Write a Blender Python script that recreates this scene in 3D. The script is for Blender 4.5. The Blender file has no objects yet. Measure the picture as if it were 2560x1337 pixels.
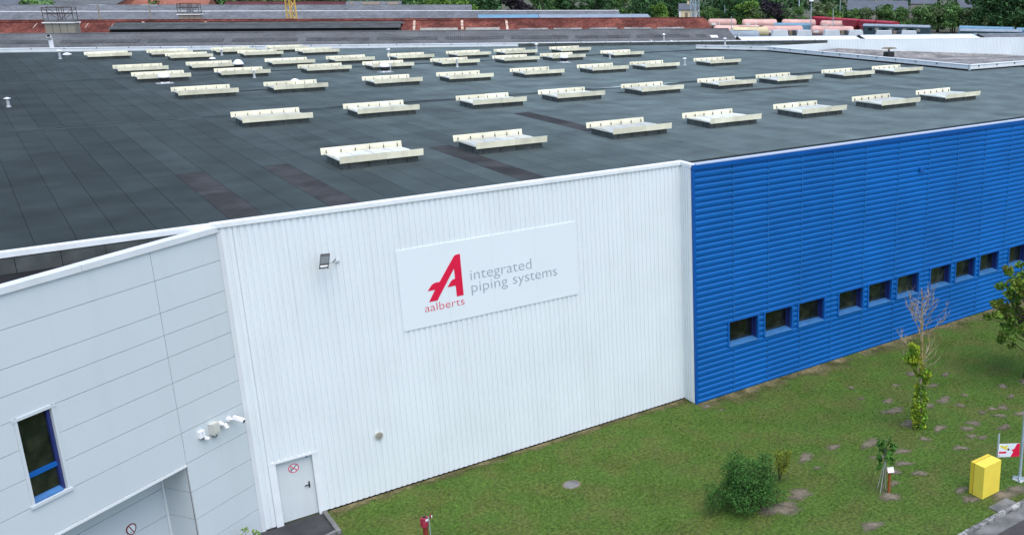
import bpy, math, random
import numpy as np
from mathutils import Matrix, Vector
random.seed(7); RNG = np.random.default_rng(11)
R = math.radians
scene = bpy.context.scene
COL = scene.collection

# ------------------------------------------------------------------ camera
def cam_axes(yaw, pitch, roll):
    cy, sy, cp, sp = math.cos(yaw), math.sin(yaw), math.cos(pitch), math.sin(pitch)
    f = Vector((sy*cp, cy*cp, -sp)); r = Vector((cy, -sy, 0)); u = r.cross(f)
    c, s = math.cos(roll), math.sin(roll)
    return c*r + s*u, -s*r + c*u, f
CAM = Vector((-21.396, -31.440, 16.993))
_r, _u, _f = cam_axes(0.6999, 0.2783, 0.0080)
cd = bpy.data.cameras.new('Camera'); cam = bpy.data.objects.new('Camera', cd); COL.objects.link(cam)
cam.matrix_world = Matrix(((_r.x, _u.x, -_f.x, CAM.x), (_r.y, _u.y, -_f.y, CAM.y), (_r.z, _u.z, -_f.z, CAM.z), (0, 0, 0, 1)))
cd.sensor_fit = 'HORIZONTAL'; cd.sensor_width = 36.0
cd.lens = 2449.64/2560*36.0
cd.shift_x = -(1947.72-1280)/2560; cd.shift_y = -(668.5-642.73)/2560   # the photograph is an off-centre crop
cd.clip_start = 0.5; cd.clip_end = 4000
scene.camera = cam

# ------------------------------------------------------------------ sky, sun, exposure
SUN_EL, SUN_AZ = R(66), R(182)          # azimuth measured from +Y towards +X
w = bpy.data.worlds.new('World'); scene.world = w; w.use_nodes = True
nt = w.node_tree; nt.nodes.clear()
sky = nt.nodes.new('ShaderNodeTexSky'); sky.sky_type = 'NISHITA'; sky.sun_disc = False
sky.sun_elevation = SUN_EL; sky.sun_rotation = SUN_AZ
sky.air_density = 1.0; sky.dust_density = 2.2; sky.ozone_density = 1.0
bg = nt.nodes.new('ShaderNodeBackground'); bg.inputs['Strength'].default_value = 0.13
ow = nt.nodes.new('ShaderNodeOutputWorld')
nt.links.new(sky.outputs[0], bg.inputs[0]); nt.links.new(bg.outputs[0], ow.inputs[0])
sl = bpy.data.lights.new('Sun', 'SUN'); sl.energy = 0.8; sl.angle = R(60); sl.color = (1.0, 0.97, 0.93)
sun = bpy.data.objects.new('Sun', sl); COL.objects.link(sun)
sdir = Vector((math.sin(SUN_AZ)*math.cos(SUN_EL), math.cos(SUN_AZ)*math.cos(SUN_EL), math.sin(SUN_EL)))
sun.rotation_euler = sdir.to_track_quat('Z', 'Y').to_euler(); sun.location = sdir*200
vs = scene.view_settings; vs.view_transform = 'Standard'; vs.look = 'None'; vs.gamma = 1.0; vs.use_curve_mapping = False
vs.exposure = 1.2
scene.cycles.use_denoising = True
scene.cycles.max_bounces = 6

# ------------------------------------------------------------------ materials
MATS = {}
def mat(name, col, rough=0.6, var=0.12, scale=1.5, spec=0.4, metal=0.0, bump=0.0, bscale=30.0, fine=0.0, fscale=25.0,
        stretch=(1, 1, 1), tint=None, tone=False, objrand=0.0, island=0.0, coat=0.0, grime=0.0):
    m = bpy.data.materials.new(name); m.use_nodes = True; n = m.node_tree.nodes; l = m.node_tree.links
    b = n['Principled BSDF']; b.inputs['Roughness'].default_value = rough; b.inputs['Metallic'].default_value = metal
    b.inputs['Specular IOR Level'].default_value = spec
    if coat: b.inputs['Coat Weight'].default_value = coat
    geo = n.new('ShaderNodeNewGeometry'); mp = n.new('ShaderNodeMapping'); mp.inputs['Scale'].default_value = stretch
    l.new(geo.outputs['Position'], mp.inputs['Vector'])
    def noise(sc, det=4):
        t = n.new('ShaderNodeTexNoise'); t.inputs['Scale'].default_value = sc; t.inputs['Detail'].default_value = det
        l.new(mp.outputs[0], t.inputs['Vector']); return t
    def fac(sock, amt):
        r = n.new('ShaderNodeMapRange'); r.inputs['From Min'].default_value = 0.3; r.inputs['From Max'].default_value = 0.7
        r.inputs['To Min'].default_value = 1-amt; r.inputs['To Max'].default_value = 1+amt; r.clamp = True
        l.new(sock, r.inputs['Value']); return r.outputs[0]
    def mul(a, bb):
        x = n.new('ShaderNodeMath'); x.operation = 'MULTIPLY'; l.new(a, x.inputs[0]); l.new(bb, x.inputs[1]); return x.outputs[0]
    base = n.new('ShaderNodeRGB'); base.outputs[0].default_value = (*col, 1); csock = base.outputs[0]
    n1 = noise(scale)
    if tint is not None:
        mx = n.new('ShaderNodeMix'); mx.data_type = 'RGBA'; mx.inputs['B'].default_value = (*tint, 1)
        rr = n.new('ShaderNodeMapRange'); rr.inputs['From Min'].default_value = 0.42; rr.inputs['From Max'].default_value = 0.62
        n2 = noise(scale*0.7+0.13, 6); l.new(n2.outputs[0], rr.inputs['Value']); l.new(rr.outputs[0], mx.inputs['Factor'])
        l.new(csock, mx.inputs['A']); csock = mx.outputs['Result']
    f = fac(n1.outputs[0], var)
    if fine: f = mul(f, fac(noise(fscale, 2).outputs[0], fine))
    if objrand:
        oi = n.new('ShaderNodeObjectInfo'); r = n.new('ShaderNodeMapRange')
        r.inputs['To Min'].default_value = 1-objrand; r.inputs['To Max'].default_value = 1+objrand
        l.new(oi.outputs['Random'], r.inputs['Value']); f = mul(f, r.outputs[0])
    if island:
        r = n.new('ShaderNodeMapRange'); r.inputs['To Min'].default_value = 1-island; r.inputs['To Max'].default_value = 1+island
        l.new(geo.outputs['Random Per Island'], r.inputs['Value']); f = mul(f, r.outputs[0])
    if tone:
        a = n.new('ShaderNodeAttribute'); a.attribute_name = 'tone'; f = mul(f, a.outputs['Fac'])
    cm = n.new('ShaderNodeCombineColor'); 
    for i in range(3): l.new(f, cm.inputs[i])
    mm = n.new('ShaderNodeMix'); mm.data_type = 'RGBA'; mm.blend_type = 'MULTIPLY'; mm.inputs['Factor'].default_value = 1
    mm.clamp_result = False
    l.new(csock, mm.inputs['A']); l.new(cm.outputs[0], mm.inputs['B']); csock = mm.outputs['Result']
    if grime:      # faint rain streaks and dust with shapes of their own
        mp2 = n.new('ShaderNodeMapping'); mp2.inputs['Scale'].default_value = (2.2, 2.2, 0.18); l.new(geo.outputs['Position'], mp2.inputs['Vector'])
        gn = n.new('ShaderNodeTexNoise'); gn.inputs['Scale'].default_value = 1.0; gn.inputs['Detail'].default_value = 5
        l.new(mp2.outputs[0], gn.inputs['Vector'])
        gr = n.new('ShaderNodeMapRange'); gr.inputs['From Min'].default_value = 0.5; gr.inputs['From Max'].default_value = 0.75
        gr.inputs['To Max'].default_value = grime; l.new(gn.outputs[0], gr.inputs['Value'])
        gm = n.new('ShaderNodeMix'); gm.data_type = 'RGBA'; gm.inputs['B'].default_value = (0.30, 0.29, 0.26, 1)
        l.new(gr.outputs[0], gm.inputs['Factor']); l.new(csock, gm.inputs['A']); csock = gm.outputs['Result']
    l.new(csock, b.inputs['Base Color'])
    if bump:
        bn = noise(bscale, 3); bp = n.new('ShaderNodeBump'); bp.inputs['Strength'].default_value = bump; bp.inputs['Distance'].default_value = 0.02
        l.new(bn.outputs[0], bp.inputs['Height']); l.new(bp.outputs[0], b.inputs['Normal'])
    MATS[name] = m; return m
M = MATS
mat('white_sheet', (0.715, 0.765, 0.775), 0.45, 0.03, 0.5, 0.4, grime=0.06)
mat('white_trim', (0.73, 0.77, 0.775), 0.45, 0.05, 1.2, 0.4, grime=0.14)
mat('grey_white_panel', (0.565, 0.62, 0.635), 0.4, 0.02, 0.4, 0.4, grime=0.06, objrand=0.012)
mat('joint_dark', (0.16, 0.16, 0.16), 0.8, 0.1)
mat('blue_sheet', (0.001, 0.104, 0.355), 0.5, 0.10, 0.45, 0.2, fine=0.05, fscale=9, objrand=0.05)
mat('blue_trim', (0.001, 0.080, 0.32), 0.5, 0.06, 1.0, 0.2)
mat('blue_frame', (0.004, 0.10, 0.37), 0.4, 0.08, 2.0, 0.4)
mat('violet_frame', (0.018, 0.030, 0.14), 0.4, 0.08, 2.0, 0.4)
mat('sill_blue', (0.04, 0.15, 0.35), 0.45, 0.15, 3.0, 0.4)
mat('lilac_trim', (0.38, 0.44, 0.54), 0.45, 0.05, 2.0)
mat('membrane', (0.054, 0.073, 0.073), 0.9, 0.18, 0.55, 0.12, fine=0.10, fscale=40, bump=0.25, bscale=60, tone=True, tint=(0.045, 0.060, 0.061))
mat('membrane_new', (0.034, 0.035, 0.036), 0.9, 0.22, 0.9, 0.10, fine=0.12, fscale=35, bump=0.25, bscale=60, tint=(0.050, 0.053, 0.054))
mat('membrane_dark', (0.018, 0.020, 0.021), 0.9, 0.15, 0.8, 0.1)
mat('bitumen_curb', (0.080, 0.090, 0.086), 0.9, 0.25, 2.0, 0.1, bump=0.3, bscale=40)
mat('cream_board', (0.80, 0.765, 0.57), 0.5, 0.12, 1.2, 0.4, objrand=0.13, grime=0.25)
mat('cream_white', (0.66, 0.66, 0.56), 0.4, 0.08, 1.5, 0.5, objrand=0.06)
mat('glazing_white', (0.50, 0.53, 0.50), 0.3, 0.12, 2.0, 0.4, objrand=0.25, tint=(0.58, 0.56, 0.44))
mat('galv', (0.52, 0.54, 0.55), 0.45, 0.12, 3.0, 0.5, metal=0.35)
mat('white_plastic', (0.82, 0.83, 0.84), 0.4, 0.04, 3.0)
mat('beige_plastic', (0.55, 0.56, 0.50), 0.5, 0.05, 3.0)
mat('black_plastic', (0.015, 0.015, 0.017), 0.4, 0.1, 5.0)
mat('dark_metal', (0.035, 0.040, 0.044), 0.45, 0.15, 5.0)
mat('lamp_glass', (0.12, 0.145, 0.15), 0.45, 0.05, 3.0, 0.2)
mat('sign_white', (0.72, 0.775, 0.79), 0.3, 0.015, 0.6, 0.5)
mat('sign_red', (0.68, 0.010, 0.055), 0.35, 0.03, 2.0)
mat('sign_grey', (0.33, 0.37, 0.42), 0.4, 0.03, 2.0)
mat('door_white', (0.60, 0.65, 0.655), 0.45, 0.04, 1.0, grime=0.12)
mat('sticker_red', (0.62, 0.05, 0.10), 0.4, 0.04)
mat('asphalt', (0.045, 0.047, 0.05), 0.9, 0.25, 1.4, 0.3, fine=0.3, fscale=60, bump=0.4, bscale=80)
mat('road_asphalt', (0.060, 0.056, 0.055), 0.9, 0.2, 1.4, 0.3, fine=0.2, fscale=60, bump=0.4, bscale=80)
mat('concrete', (0.17, 0.17, 0.165), 0.9, 0.25, 2.0, 0.3, fine=0.25, fscale=30, bump=0.4, bscale=40, tint=(0.11, 0.115, 0.11))
mat('kerb_stone', (0.15, 0.15, 0.145), 0.9, 0.4, 5.0, 0.3, fine=0.5, fscale=22, bump=0.6, bscale=30, tint=(0.34, 0.34, 0.33), objrand=0.2)
mat('lawn', (0.064, 0.118, 0.022), 0.95, 0.10, 0.9, 0.15, fine=0.40, fscale=9, bump=0.9, bscale=25, tint=(0.084, 0.108, 0.028))
mat('grass_blade', (0.072, 0.160, 0.020), 0.8, 0.12, 1.2, 0.08, island=0.55, fine=0.35, fscale=7, tint=(0.100, 0.155, 0.028))
mat('ground', (0.10, 0.095, 0.075), 0.95, 0.4, 0.05, 0.2, fine=0.3, fscale=1.0, tint=(0.06, 0.075, 0.03))
mat('soil', (0.170, 0.148, 0.108), 0.95, 0.30, 2.0, 0.15, fine=0.40, fscale=30, bump=0.8, bscale=40)
mat('soil_dry', (0.205, 0.170, 0.095), 0.95, 0.35, 1.5, 0.15, fine=0.45, fscale=25, bump=0.8, bscale=40, tint=(0.09, 0.085, 0.035))
mat('soil_ring', (0.16, 0.135, 0.10), 0.95, 0.3, 4.0, 0.1, fine=0.3, fscale=30)
mat('yellow_paint', (0.78, 0.62, 0.075), 0.5, 0.05, 2.0, 0.4, grime=0.05)
mat('yellow_lid', (0.66, 0.50, 0.04), 0.5, 0.06, 2.0, 0.4, grime=0.08)
mat('hydrant_red', (0.33, 0.025, 0.055), 0.45, 0.25, 8.0, 0.5)
mat('rust_red', (0.22, 0.035, 0.022), 0.65, 0.25, 8.0, 0.3)
mat('rust_post', (0.30, 0.085, 0.025), 0.8, 0.25, 9.0, 0.3)
mat('bark', (0.17, 0.145, 0.115), 0.9, 0.35, 6.0, 0.2, bump=0.6, bscale=40)
mat('bark_pale', (0.34, 0.29, 0.20), 0.9, 0.30, 5.0, 0.2, bump=0.5, bscale=40, tint=(0.28, 0.20, 0.08))
mat('bark_dark', (0.06, 0.045, 0.04), 0.9, 0.3, 6.0, 0.2)
mat('leaf_dark', (0.030, 0.062, 0.022), 0.6, 0.30, 1.2, 0.08, island=0.55)
mat('leaf_bush', (0.050, 0.130, 0.030), 0.75, 0.30, 1.4, 0.08, island=0.55)
mat('leaf_yellow', (0.150, 0.190, 0.025), 0.75, 0.25, 3.0, 0.08, island=0.35)
mat('leaf_ivy', (0.110, 0.245, 0.026), 0.75, 0.30, 3.0, 0.08, island=0.45, tint=(0.300, 0.350, 0.026))
mat('leaf_maple', (0.105, 0.215, 0.032), 0.75, 0.35, 1.4, 0.08, island=0.45, tint=(0.130, 0.160, 0.026))
mat('leaf_sapling', (0.060, 0.155, 0.028), 0.75, 0.25, 2.0, 0.08, island=0.35)
mat('trim_grey', (0.62, 0.66, 0.67), 0.45, 0.05, 1.2, 0.4, grime=0.12)
mat('seam_blue', (0.03, 0.17, 0.43), 0.5, 0.3, 2.0, 0.2)
mat('leaf_far_dark', (0.046, 0.105, 0.040), 0.8, 0.30, 0.25, 0.08, island=0.4)
mat('leaf_far_mid', (0.092, 0.178, 0.056), 0.7, 0.30, 0.25, 0.08, island=0.45)
mat('leaf_far_bright', (0.120, 0.225, 0.045), 0.7, 0.25, 0.25, 0.08, island=0.4)
mat('leaf_far_willow', (0.115, 0.165, 0.075), 0.7, 0.25, 0.25, 0.08, island=0.4)
mat('leaf_far_purple', (0.034, 0.028, 0.038), 0.7, 0.25, 0.25, 0.08, island=0.4)
mat('fibre_cement', (0.108, 0.114, 0.116), 0.9, 0.25, 0.25, 0.2, fine=0.18, fscale=3.0)
mat('fibre_dark', (0.072, 0.077, 0.078), 0.9, 0.25, 0.5, 0.2, fine=0.18, fscale=3.0)
mat('fibre_light', (0.130, 0.140, 0.150), 0.9, 0.2, 0.25, 0.2, fine=0.2, fscale=1.2)
mat('rust_roof', (0.105, 0.034, 0.026), 0.85, 0.45, 0.3, 0.1, fine=0.45, fscale=2.0, tint=(0.150, 0.050, 0.036))
mat('rust_roof_dark', (0.085, 0.028, 0.028), 0.85, 0.25, 0.3, 0.2, fine=0.2, fscale=2.0)
mat('rooflight_grey', (0.28, 0.27, 0.23), 0.6, 0.2, 0.8, 0.3, fine=0.2, fscale=3)
mat('lime_streak', (0.52, 0.45, 0.36), 0.9, 0.3, 1.5, 0.2, tint=(0.36, 0.16, 0.10))
mat('plaster_grey', (0.27, 0.25, 0.20), 0.85, 0.15, 0.6, 0.2)
mat('plaster_cream', (0.60, 0.50, 0.33), 0.85, 0.12, 0.6, 0.2)
mat('brick_far', (0.27, 0.11, 0.075), 0.9, 0.2, 0.6, 0.2)
mat('slate_far', (0.085, 0.10, 0.125), 0.7, 0.15, 0.5, 0.4)
mat('black_gap', (0.006, 0.006, 0.007), 0.9, 0.05)
mat('wagon_pink', (0.58, 0.345, 0.30), 0.6, 0.15, 0.4, 0.4, objrand=0.1)
mat('wagon_cream', (0.56, 0.49, 0.29), 0.6, 0.15, 0.4, 0.4)
mat('wagon_grey', (0.23, 0.28, 0.33), 0.6, 0.15, 0.4, 0.4)
mat('wagon_white', (0.60, 0.64, 0.66), 0.6, 0.12, 0.4, 0.4, objrand=0.08)
mat('wagon_red', (0.36, 0.030, 0.050), 0.6, 0.15, 0.4, 0.4)
mat('coach_teal', (0.030, 0.060, 0.072), 0.5, 0.15, 0.5, 0.4)
mat('wagon_blue', (0.13, 0.26, 0.36), 0.55, 0.15, 0.4, 0.4)
mat('crane_yellow', (0.62, 0.42, 0.08), 0.6, 0.15, 1.0)
mat('pale_steel', (0.36, 0.44, 0.47), 0.5, 0.1, 1.0, metal=0.2)
mat('far_white', (0.72, 0.73, 0.72), 0.6, 0.08, 0.6, 0.3)
mat('old_roof', (0.24, 0.235, 0.225), 0.9, 0.3, 0.5, 0.2, fine=0.3, fscale=3, tint=(0.15, 0.15, 0.15))
mat('rust_sheet', (0.21, 0.17, 0.12), 0.85, 0.3, 1.0, 0.2, stretch=(6, 6, 0.3))
def glass(name, col, rough=0.04):
    m = mat(name, col, rough, 0.6, 3.0, 0.55, objrand=0.6, bump=0.02, bscale=2.5, tint=(0.022, 0.026, 0.018)); return m
glass('window_glass', (0.010, 0.014, 0.012))
m = mat('water', (0.05, 0.06, 0.065), 0.05, 0.05, 1.0, 0.6)

def soft_edge(m):
    """let the rim of a worn patch break up into the grass: opacity from the 'core' attribute plus noise"""
    n = m.node_tree.nodes; l = m.node_tree.links; b = n['Principled BSDF']; out = n['Material Output']
    a = n.new('ShaderNodeAttribute'); a.attribute_name = 'core'
    g_ = n.new('ShaderNodeNewGeometry'); t = n.new('ShaderNodeTexNoise'); t.inputs['Scale'].default_value = 7.0; t.inputs['Detail'].default_value = 8; t.inputs['Roughness'].default_value = 0.75
    l.new(g_.outputs['Position'], t.inputs['Vector'])
    ad = n.new('ShaderNodeMath'); ad.operation = 'ADD'; l.new(a.outputs['Fac'], ad.inputs[0]); l.new(t.outputs[0], ad.inputs[1])
    r = n.new('ShaderNodeMapRange'); r.inputs['From Min'].default_value = 0.50; r.inputs['From Max'].default_value = 1.12; l.new(ad.outputs[0], r.inputs['Value'])
    l.new(r.outputs[0], b.inputs['Alpha'])
soft_edge(M['soil']); soft_edge(M['soil_dry'])

# ------------------------------------------------------------------ mesh helpers
class MB:
    def __init__(self): self.v = []; self.f = []; self.m = []; self.t = []
    def face(self, pts, mi=0, tone=1.0):
        i = len(self.v); self.v += [tuple(p) for p in pts]; self.f.append(tuple(range(i, i+len(pts)))); self.m.append(mi); self.t.append(tone)
    def box(self, x0, x1, y0, y1, z0, z1, mi=0, tone=1.0):
        i = len(self.v)
        self.v += [(x0, y0, z0), (x1, y0, z0), (x1, y1, z0), (x0, y1, z0), (x0, y0, z1), (x1, y0, z1), (x1, y1, z1), (x0, y1, z1)]
        for q in ((0, 3, 2, 1), (4, 5, 6, 7), (0, 1, 5, 4), (1, 2, 6, 5), (2, 3, 7, 6), (3, 0, 4, 7)):
            self.f.append(tuple(i+k for k in q)); self.m.append(mi); self.t.append(tone)
        return self
    def obox(self, c, ax, ay, az, mi=0):       # oriented box: centre and three half-axis vectors
        c = Vector(c); ax = Vector(ax); ay = Vector(ay); az = Vector(az); i = len(self.v)
        for sz in (-1, 1):
            for sx, sy in ((-1, -1), (1, -1), (1, 1), (-1, 1)): self.v.append(tuple(c+sx*ax+sy*ay+sz*az))
        for q in ((0, 3, 2, 1), (4, 5, 6, 7), (0, 1, 5, 4), (1, 2, 6, 5), (2, 3, 7, 6), (3, 0, 4, 7)):
            self.f.append(tuple(i+k for k in q)); self.m.append(mi); self.t.append(1)
        return self
    def tube(self, p0, p1, r0, r1=None, n=8, mi=0, caps=True):
        r1 = r0 if r1 is None else r1
        p0 = Vector(p0); p1 = Vector(p1); d = (p1-p0).normalized()
        a = d.orthogonal().normalized(); b = d.cross(a); i = len(self.v)
        for k in range(n):
            t = 2*math.pi*k/n; o = a*math.cos(t)+b*math.sin(t)
            self.v.append(tuple(p0+o*r0)); self.v.append(tuple(p1+o*r1))
        for k in range(n):
            j = (k+1) % n; self.f.append((i+2*k, i+2*j, i+2*j+1, i+2*k+1)); self.m.append(mi); self.t.append(1)
        if caps:
            self.f.append(tuple(i+2*k for k in reversed(range(n)))); self.f.append(tuple(i+2*k+1 for k in range(n))); self.m += [mi, mi]; self.t += [1, 1]
        return self
    def path(self, pts, r0, r1, n=6, mi=0):
        k = len(pts)-1
        for a in range(k): self.tube(pts[a], pts[a+1], r0+(r1-r0)*a/k, r0+(r1-r0)*(a+1)/k, n, mi)
        return self
    def lathe(self, prof, c=(0, 0, 0), n=20, mi=0):     # profile of (radius, z), about a vertical axis
        i = len(self.v); c = Vector(c)
        for r, z in prof:
            for k in range(n):
                t = 2*math.pi*k/n; self.v.append((c.x+r*math.cos(t), c.y+r*math.sin(t), c.z+z))
        for a in range(len(prof)-1):
            for k in range(n):
                j = (k+1) % n; self.f.append((i+a*n+k, i+a*n+j, i+(a+1)*n+j, i+(a+1)*n+k)); self.m.append(mi); self.t.append(1)
        self.f.append(tuple(i+k for k in reversed(range(n)))); self.f.append(tuple(i+(len(prof)-1)*n+k for k in range(n))); self.m += [mi, mi]; self.t += [1, 1]
        return self
    def prism(self, poly, axis, a0, a1, mi=0):         # poly of 2D points extruded along axis 'x','y' or 'z'
        def P(p, a): return {'x': (a, p[0], p[1]), 'y': (p[0], a, p[1]), 'z': (p[0], p[1], a)}[axis]
        n = len(poly); i = len(self.v)
        self.v += [P(p, a0) for p in poly]+[P(p, a1) for p in poly]
        self.f.append(tuple(i+k for k in reversed(range(n)))); self.f.append(tuple(i+n+k for k in range(n)))
        for k in range(n):
            j = (k+1) % n; self.f.append((i+k, i+j, i+n+j, i+n+k))
        self.m += [mi]*(n+2); self.t += [1]*(n+2); return self
    def mesh(self, name, mats, smooth=False):
        me = bpy.data.meshes.new(name); me.from_pydata(self.v, [], self.f)
        for mm in (mats if isinstance(mats, (list, tuple)) else [mats]): me.materials.append(M[mm])
        me.polygons.foreach_set('material_index', self.m)
        if smooth: me.polygons.foreach_set('use_smooth', [True]*len(self.f))
        if any(t != 1.0 for t in self.t):
            at = me.attributes.new('tone', 'FLOAT', 'FACE'); at.data.foreach_set('value', self.t)
        me.update(); return me
    def build(self, name, mats, parent=None, smooth=False, loc=None, rz=0.0):
        return put(name, self.mesh(name, mats, smooth), parent, loc, rz)
def put(name, me, parent=None, loc=None, rz=0.0):
    o = bpy.data.objects.new(name, me); COL.objects.link(o)
    if parent is not None: o.parent = parent
    if loc is not None: o.location = loc
    if rz: o.rotation_euler = (0, 0, rz)
    return o
def fix_normals(me):
    import bmesh
    b = bmesh.new(); b.from_mesh(me); bmesh.ops.recalc_face_normals(b, faces=b.faces); b.to_mesh(me); b.free()
def tag(o, label, cat, group=None):
    o['label'] = label; o['category'] = cat
    if group: o['group'] = group
    return o
def struct(o): o['kind'] = 'structure'; return o
def thing(name, label, cat, loc=(0, 0, 0), rz=0.0, group=None):
    o = bpy.data.objects.new(name, None); COL.objects.link(o); o.location = loc; o.rotation_euler = (0, 0, rz)
    o.empty_display_size = 0.2; tag(o, label, cat, group); return o
def dup(root, loc, label, rz=None, scale=None):
    r = root.copy(); COL.objects.link(r); r.location = loc; r['label'] = label
    if rz is not None: r.rotation_euler = (0, 0, rz)
    if scale is not None: r.scale = scale
    for ch in list(root.children):
        c = ch.copy(); COL.objects.link(c); c.parent = r
        for g in list(ch.children):
            d = g.copy(); COL.objects.link(d); d.parent = c
    return r
ORD = ['first', 'second', 'third', 'fourth', 'fifth', 'sixth', 'seventh', 'eighth', 'ninth', 'tenth', 'eleventh', 'twelfth']

def leaf_mesh(name, mt, centres, radii, counts, size, aspect=0.5, rng=RNG, shell=0.5, flat=0.0):
    """many small leaf-shaped faces spread through ellipsoid lobes"""
    P = []
    for c, r, k in zip(centres, radii, counts):
        d = rng.normal(size=(k, 3)); d /= np.linalg.norm(d, axis=1)[:, None]
        rad = (shell+(1-shell)*rng.random(k))**0.7
        P.append(np.array(c)+d*rad[:, None]*np.array(r))
    P = np.vstack(P); n = len(P)
    a = rng.normal(size=(n, 3)); a[:, 2] -= flat*0.3; a /= np.linalg.norm(a, axis=1)[:, None]
    b = rng.normal(size=(n, 3)); b -= (b*a).sum(1)[:, None]*a; b /= np.linalg.norm(b, axis=1)[:, None]
    L = size*(0.6+0.8*rng.random(n))[:, None]; Wd = L*aspect
    c = np.cross(a, b)
    v = np.stack([P-a*L, P+b*Wd+c*L*0.12, P+a*L, P-b*Wd+c*L*0.12], 1).reshape(-1, 3)
    me = bpy.data.meshes.new(name); me.from_pydata(v.tolist(), [], [(4*i, 4*i+1, 4*i+2, 4*i+3) for i in range(n)])
    me.materials.append(M[mt]); me.update(); return me
# ================================================================== THE SETTING
g = MB(); g.face([(-900, -300, -0.02), (1500, -300, -0.02), (1500, 1500, -0.02), (-900, 1500, -0.02)])
struct(g.build('ground', 'ground'))
# lawn in front of the building, finely subdivided so that it undulates
def lawn():
    x0, x1, y0, y1 = -14.27, 75.0, -14.10, 0.02; nx, ny = 220, 40
    m = MB()
    for j in range(ny+1):
        for i in range(nx+1):
            x = x0+(x1-x0)*i/nx; y = y0+(y1-y0)*j/ny
            m.v.append((x, y, 0.012*math.sin(x*1.7+y*0.9)*math.sin(y*1.3-x*0.4) if 0 < j < ny and i > 0 else 0.0))
    for j in range(ny):
        for i in range(nx):
            a = j*(nx+1)+i; m.f.append((a, a+1, a+nx+2, a+nx+1)); m.m.append(0); m.t.append(1)
    struct(m.build('lawn', 'lawn', smooth=True))
lawn()
m = MB(); m.face([(-19, -16, -0.008), (-14.42, -16, -0.008), (-14.42, 0.05, -0.008), (-16.25, 0.05, -0.008), (-19, -1.5, -0.008)])
struct(m.build('asphalt_path', 'asphalt'))
road = MB(); road.face([(-60, -26, -0.012), (120, -26, -0.012), (120, -14.86, -0.012), (-60, -14.86, -0.012)])
struct(road.build('road', 'road_asphalt'))
gut = MB().box(-20, 90, -14.85, -14.30, -0.05, 0.004)
struct(gut.build('gutter', 'concrete'))
kerb = struct(MB().box(-20, 90, -14.285, -14.14, -0.06, 0.02).build('road_kerb', 'concrete'))
ks = [MB().box(0, 0.985, 0, 0.155+0.006*k, -0.05, 0.085+0.008*k).mesh('kerb_stone', 'kerb_stone') for k in range(3)]
for i in range(46):
    put('kerb_stone', ks[i % 3], kerb, (-6+i*1.0, -14.292+0.004*(i % 2), 0.0))
pk = struct(MB().box(-14.40, -14.30, -1.62, -0.02, -0.05, 0.02).build('path_kerb', 'concrete'))
k1 = MB().box(0, 0.13, 0, 0.52, -0.05, 0.085).mesh('kerb_stone', 'concrete')
for i in range(3): put('kerb_stone', k1, pk, (-14.415, -1.60+i*0.527, 0))
put('kerb_stone', MB().box(0, 0.55, 0, 0.12, -0.05, 0.08).mesh('kerb_stone', 'concrete'), pk, (-14.93, -1.74, 0), R(18))
sl_ = MB().box(2.82, 3.80, -14.12, -13.64, -0.03, 0.03); struct(sl_.build('concrete_slab', 'concrete'))
# bare soil: mole hills and worn places in the lawn
def blob(x, y, r, h, mt, name='bare_soil', ex=1.0, rot=0.0, seed=0):
    rr = random.Random(seed); n = 22; ph = [rr.uniform(0, 6.28) for _ in range(4)]
    m = MB(); ring = []
    for lv, (fr, z) in enumerate(((1.0, 0.006), (0.6, 0.010+h*0.7), (0.25, 0.012+h))):
        for k in range(n):
            t = 2*math.pi*k/n
            q = r*fr*(1+0.22*math.sin(2*t+ph[0])+0.16*math.sin(3*t+ph[1])+0.12*math.sin(5*t+ph[2])+0.07*math.sin(9*t+ph[3]))
            a, b = q*math.cos(t)*ex, q*math.sin(t)
            m.v.append((x+a*math.cos(rot)-b*math.sin(rot), y+a*math.sin(rot)+b*math.cos(rot), z))
    for lv in range(2):
        for k in range(n):
            j = (k+1) % n; m.f.append((lv*n+k, lv*n+j, (lv+1)*n+j, (lv+1)*n+k)); m.m.append(0); m.t.append(1)
    m.f.append(tuple(2*n+k for k in range(n))); m.m.append(0); m.t.append(1)
    o = m.build(name, mt, smooth=True); at = o.data.attributes.new('core', 'FLOAT', 'POINT'); at.data.foreach_set('value', [0.0]*n+[0.42]*n+[0.62]*n)
    return struct(o)
SOIL = [(6.4, -5.56, .26), (5.89, -6.36, .42), (5.61, -7.6, .45), (6.16, -8.61, .30), (8.33, -6.95, .36), (8.44, -7.74, .22), (9.65, -8.98, .26),
        (9.73, -9.81, .26), (8.18, -10.17, .28), (6.56, -9.86, .22), (4.99, -8.88, .22), (5.47, -10.23, .26), (3.57, -9.03, .28), (3.15, -7.83, .42),
        (0.45, -7.12, .36), (1.79, -7.16, .26), (2.88, -9.71, .28), (2.8, -10.58, .26), (1.56, -10.52, .20), (0.79, -11.05, .38), (7.38, -6.96, .26),
        (9.12, -5.65, .24), (9.34, -4.16, .30), (11.42, -7.61, .26), (9.39, -7.17, .18), (8.92, -9.4, .24), (8.62, -8.74, .20), (9.19, -8.78, .20),
        (10.81, -8.51, .22), (5.73, -4.66, .16), (7.87, -4.64, .18), (6.8, -10.2, .20), (3.03, -12.3, .26), (2.80, -12.9, .30), (-1.01, -11.97, .36),
        (2.19, -9.89, .28), (2.56, -8.84, .28), (7.55, -9.18, .30), (6.95, -9.33, .26), (10.47, -5.18, .22), (-2.24, -9.26, .30), (0.25, -7.98, .14), (6.19, -3.57, .18),
        (0.2, -1.25, .22), (0.5, -1.9, .12), (-2.7, -9.3, .55), (-1.5, -9.0, .45), (3.9, -13.45, .45), (4.6, -13.5, .35), (12.6, -7.9, .35)]
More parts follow.
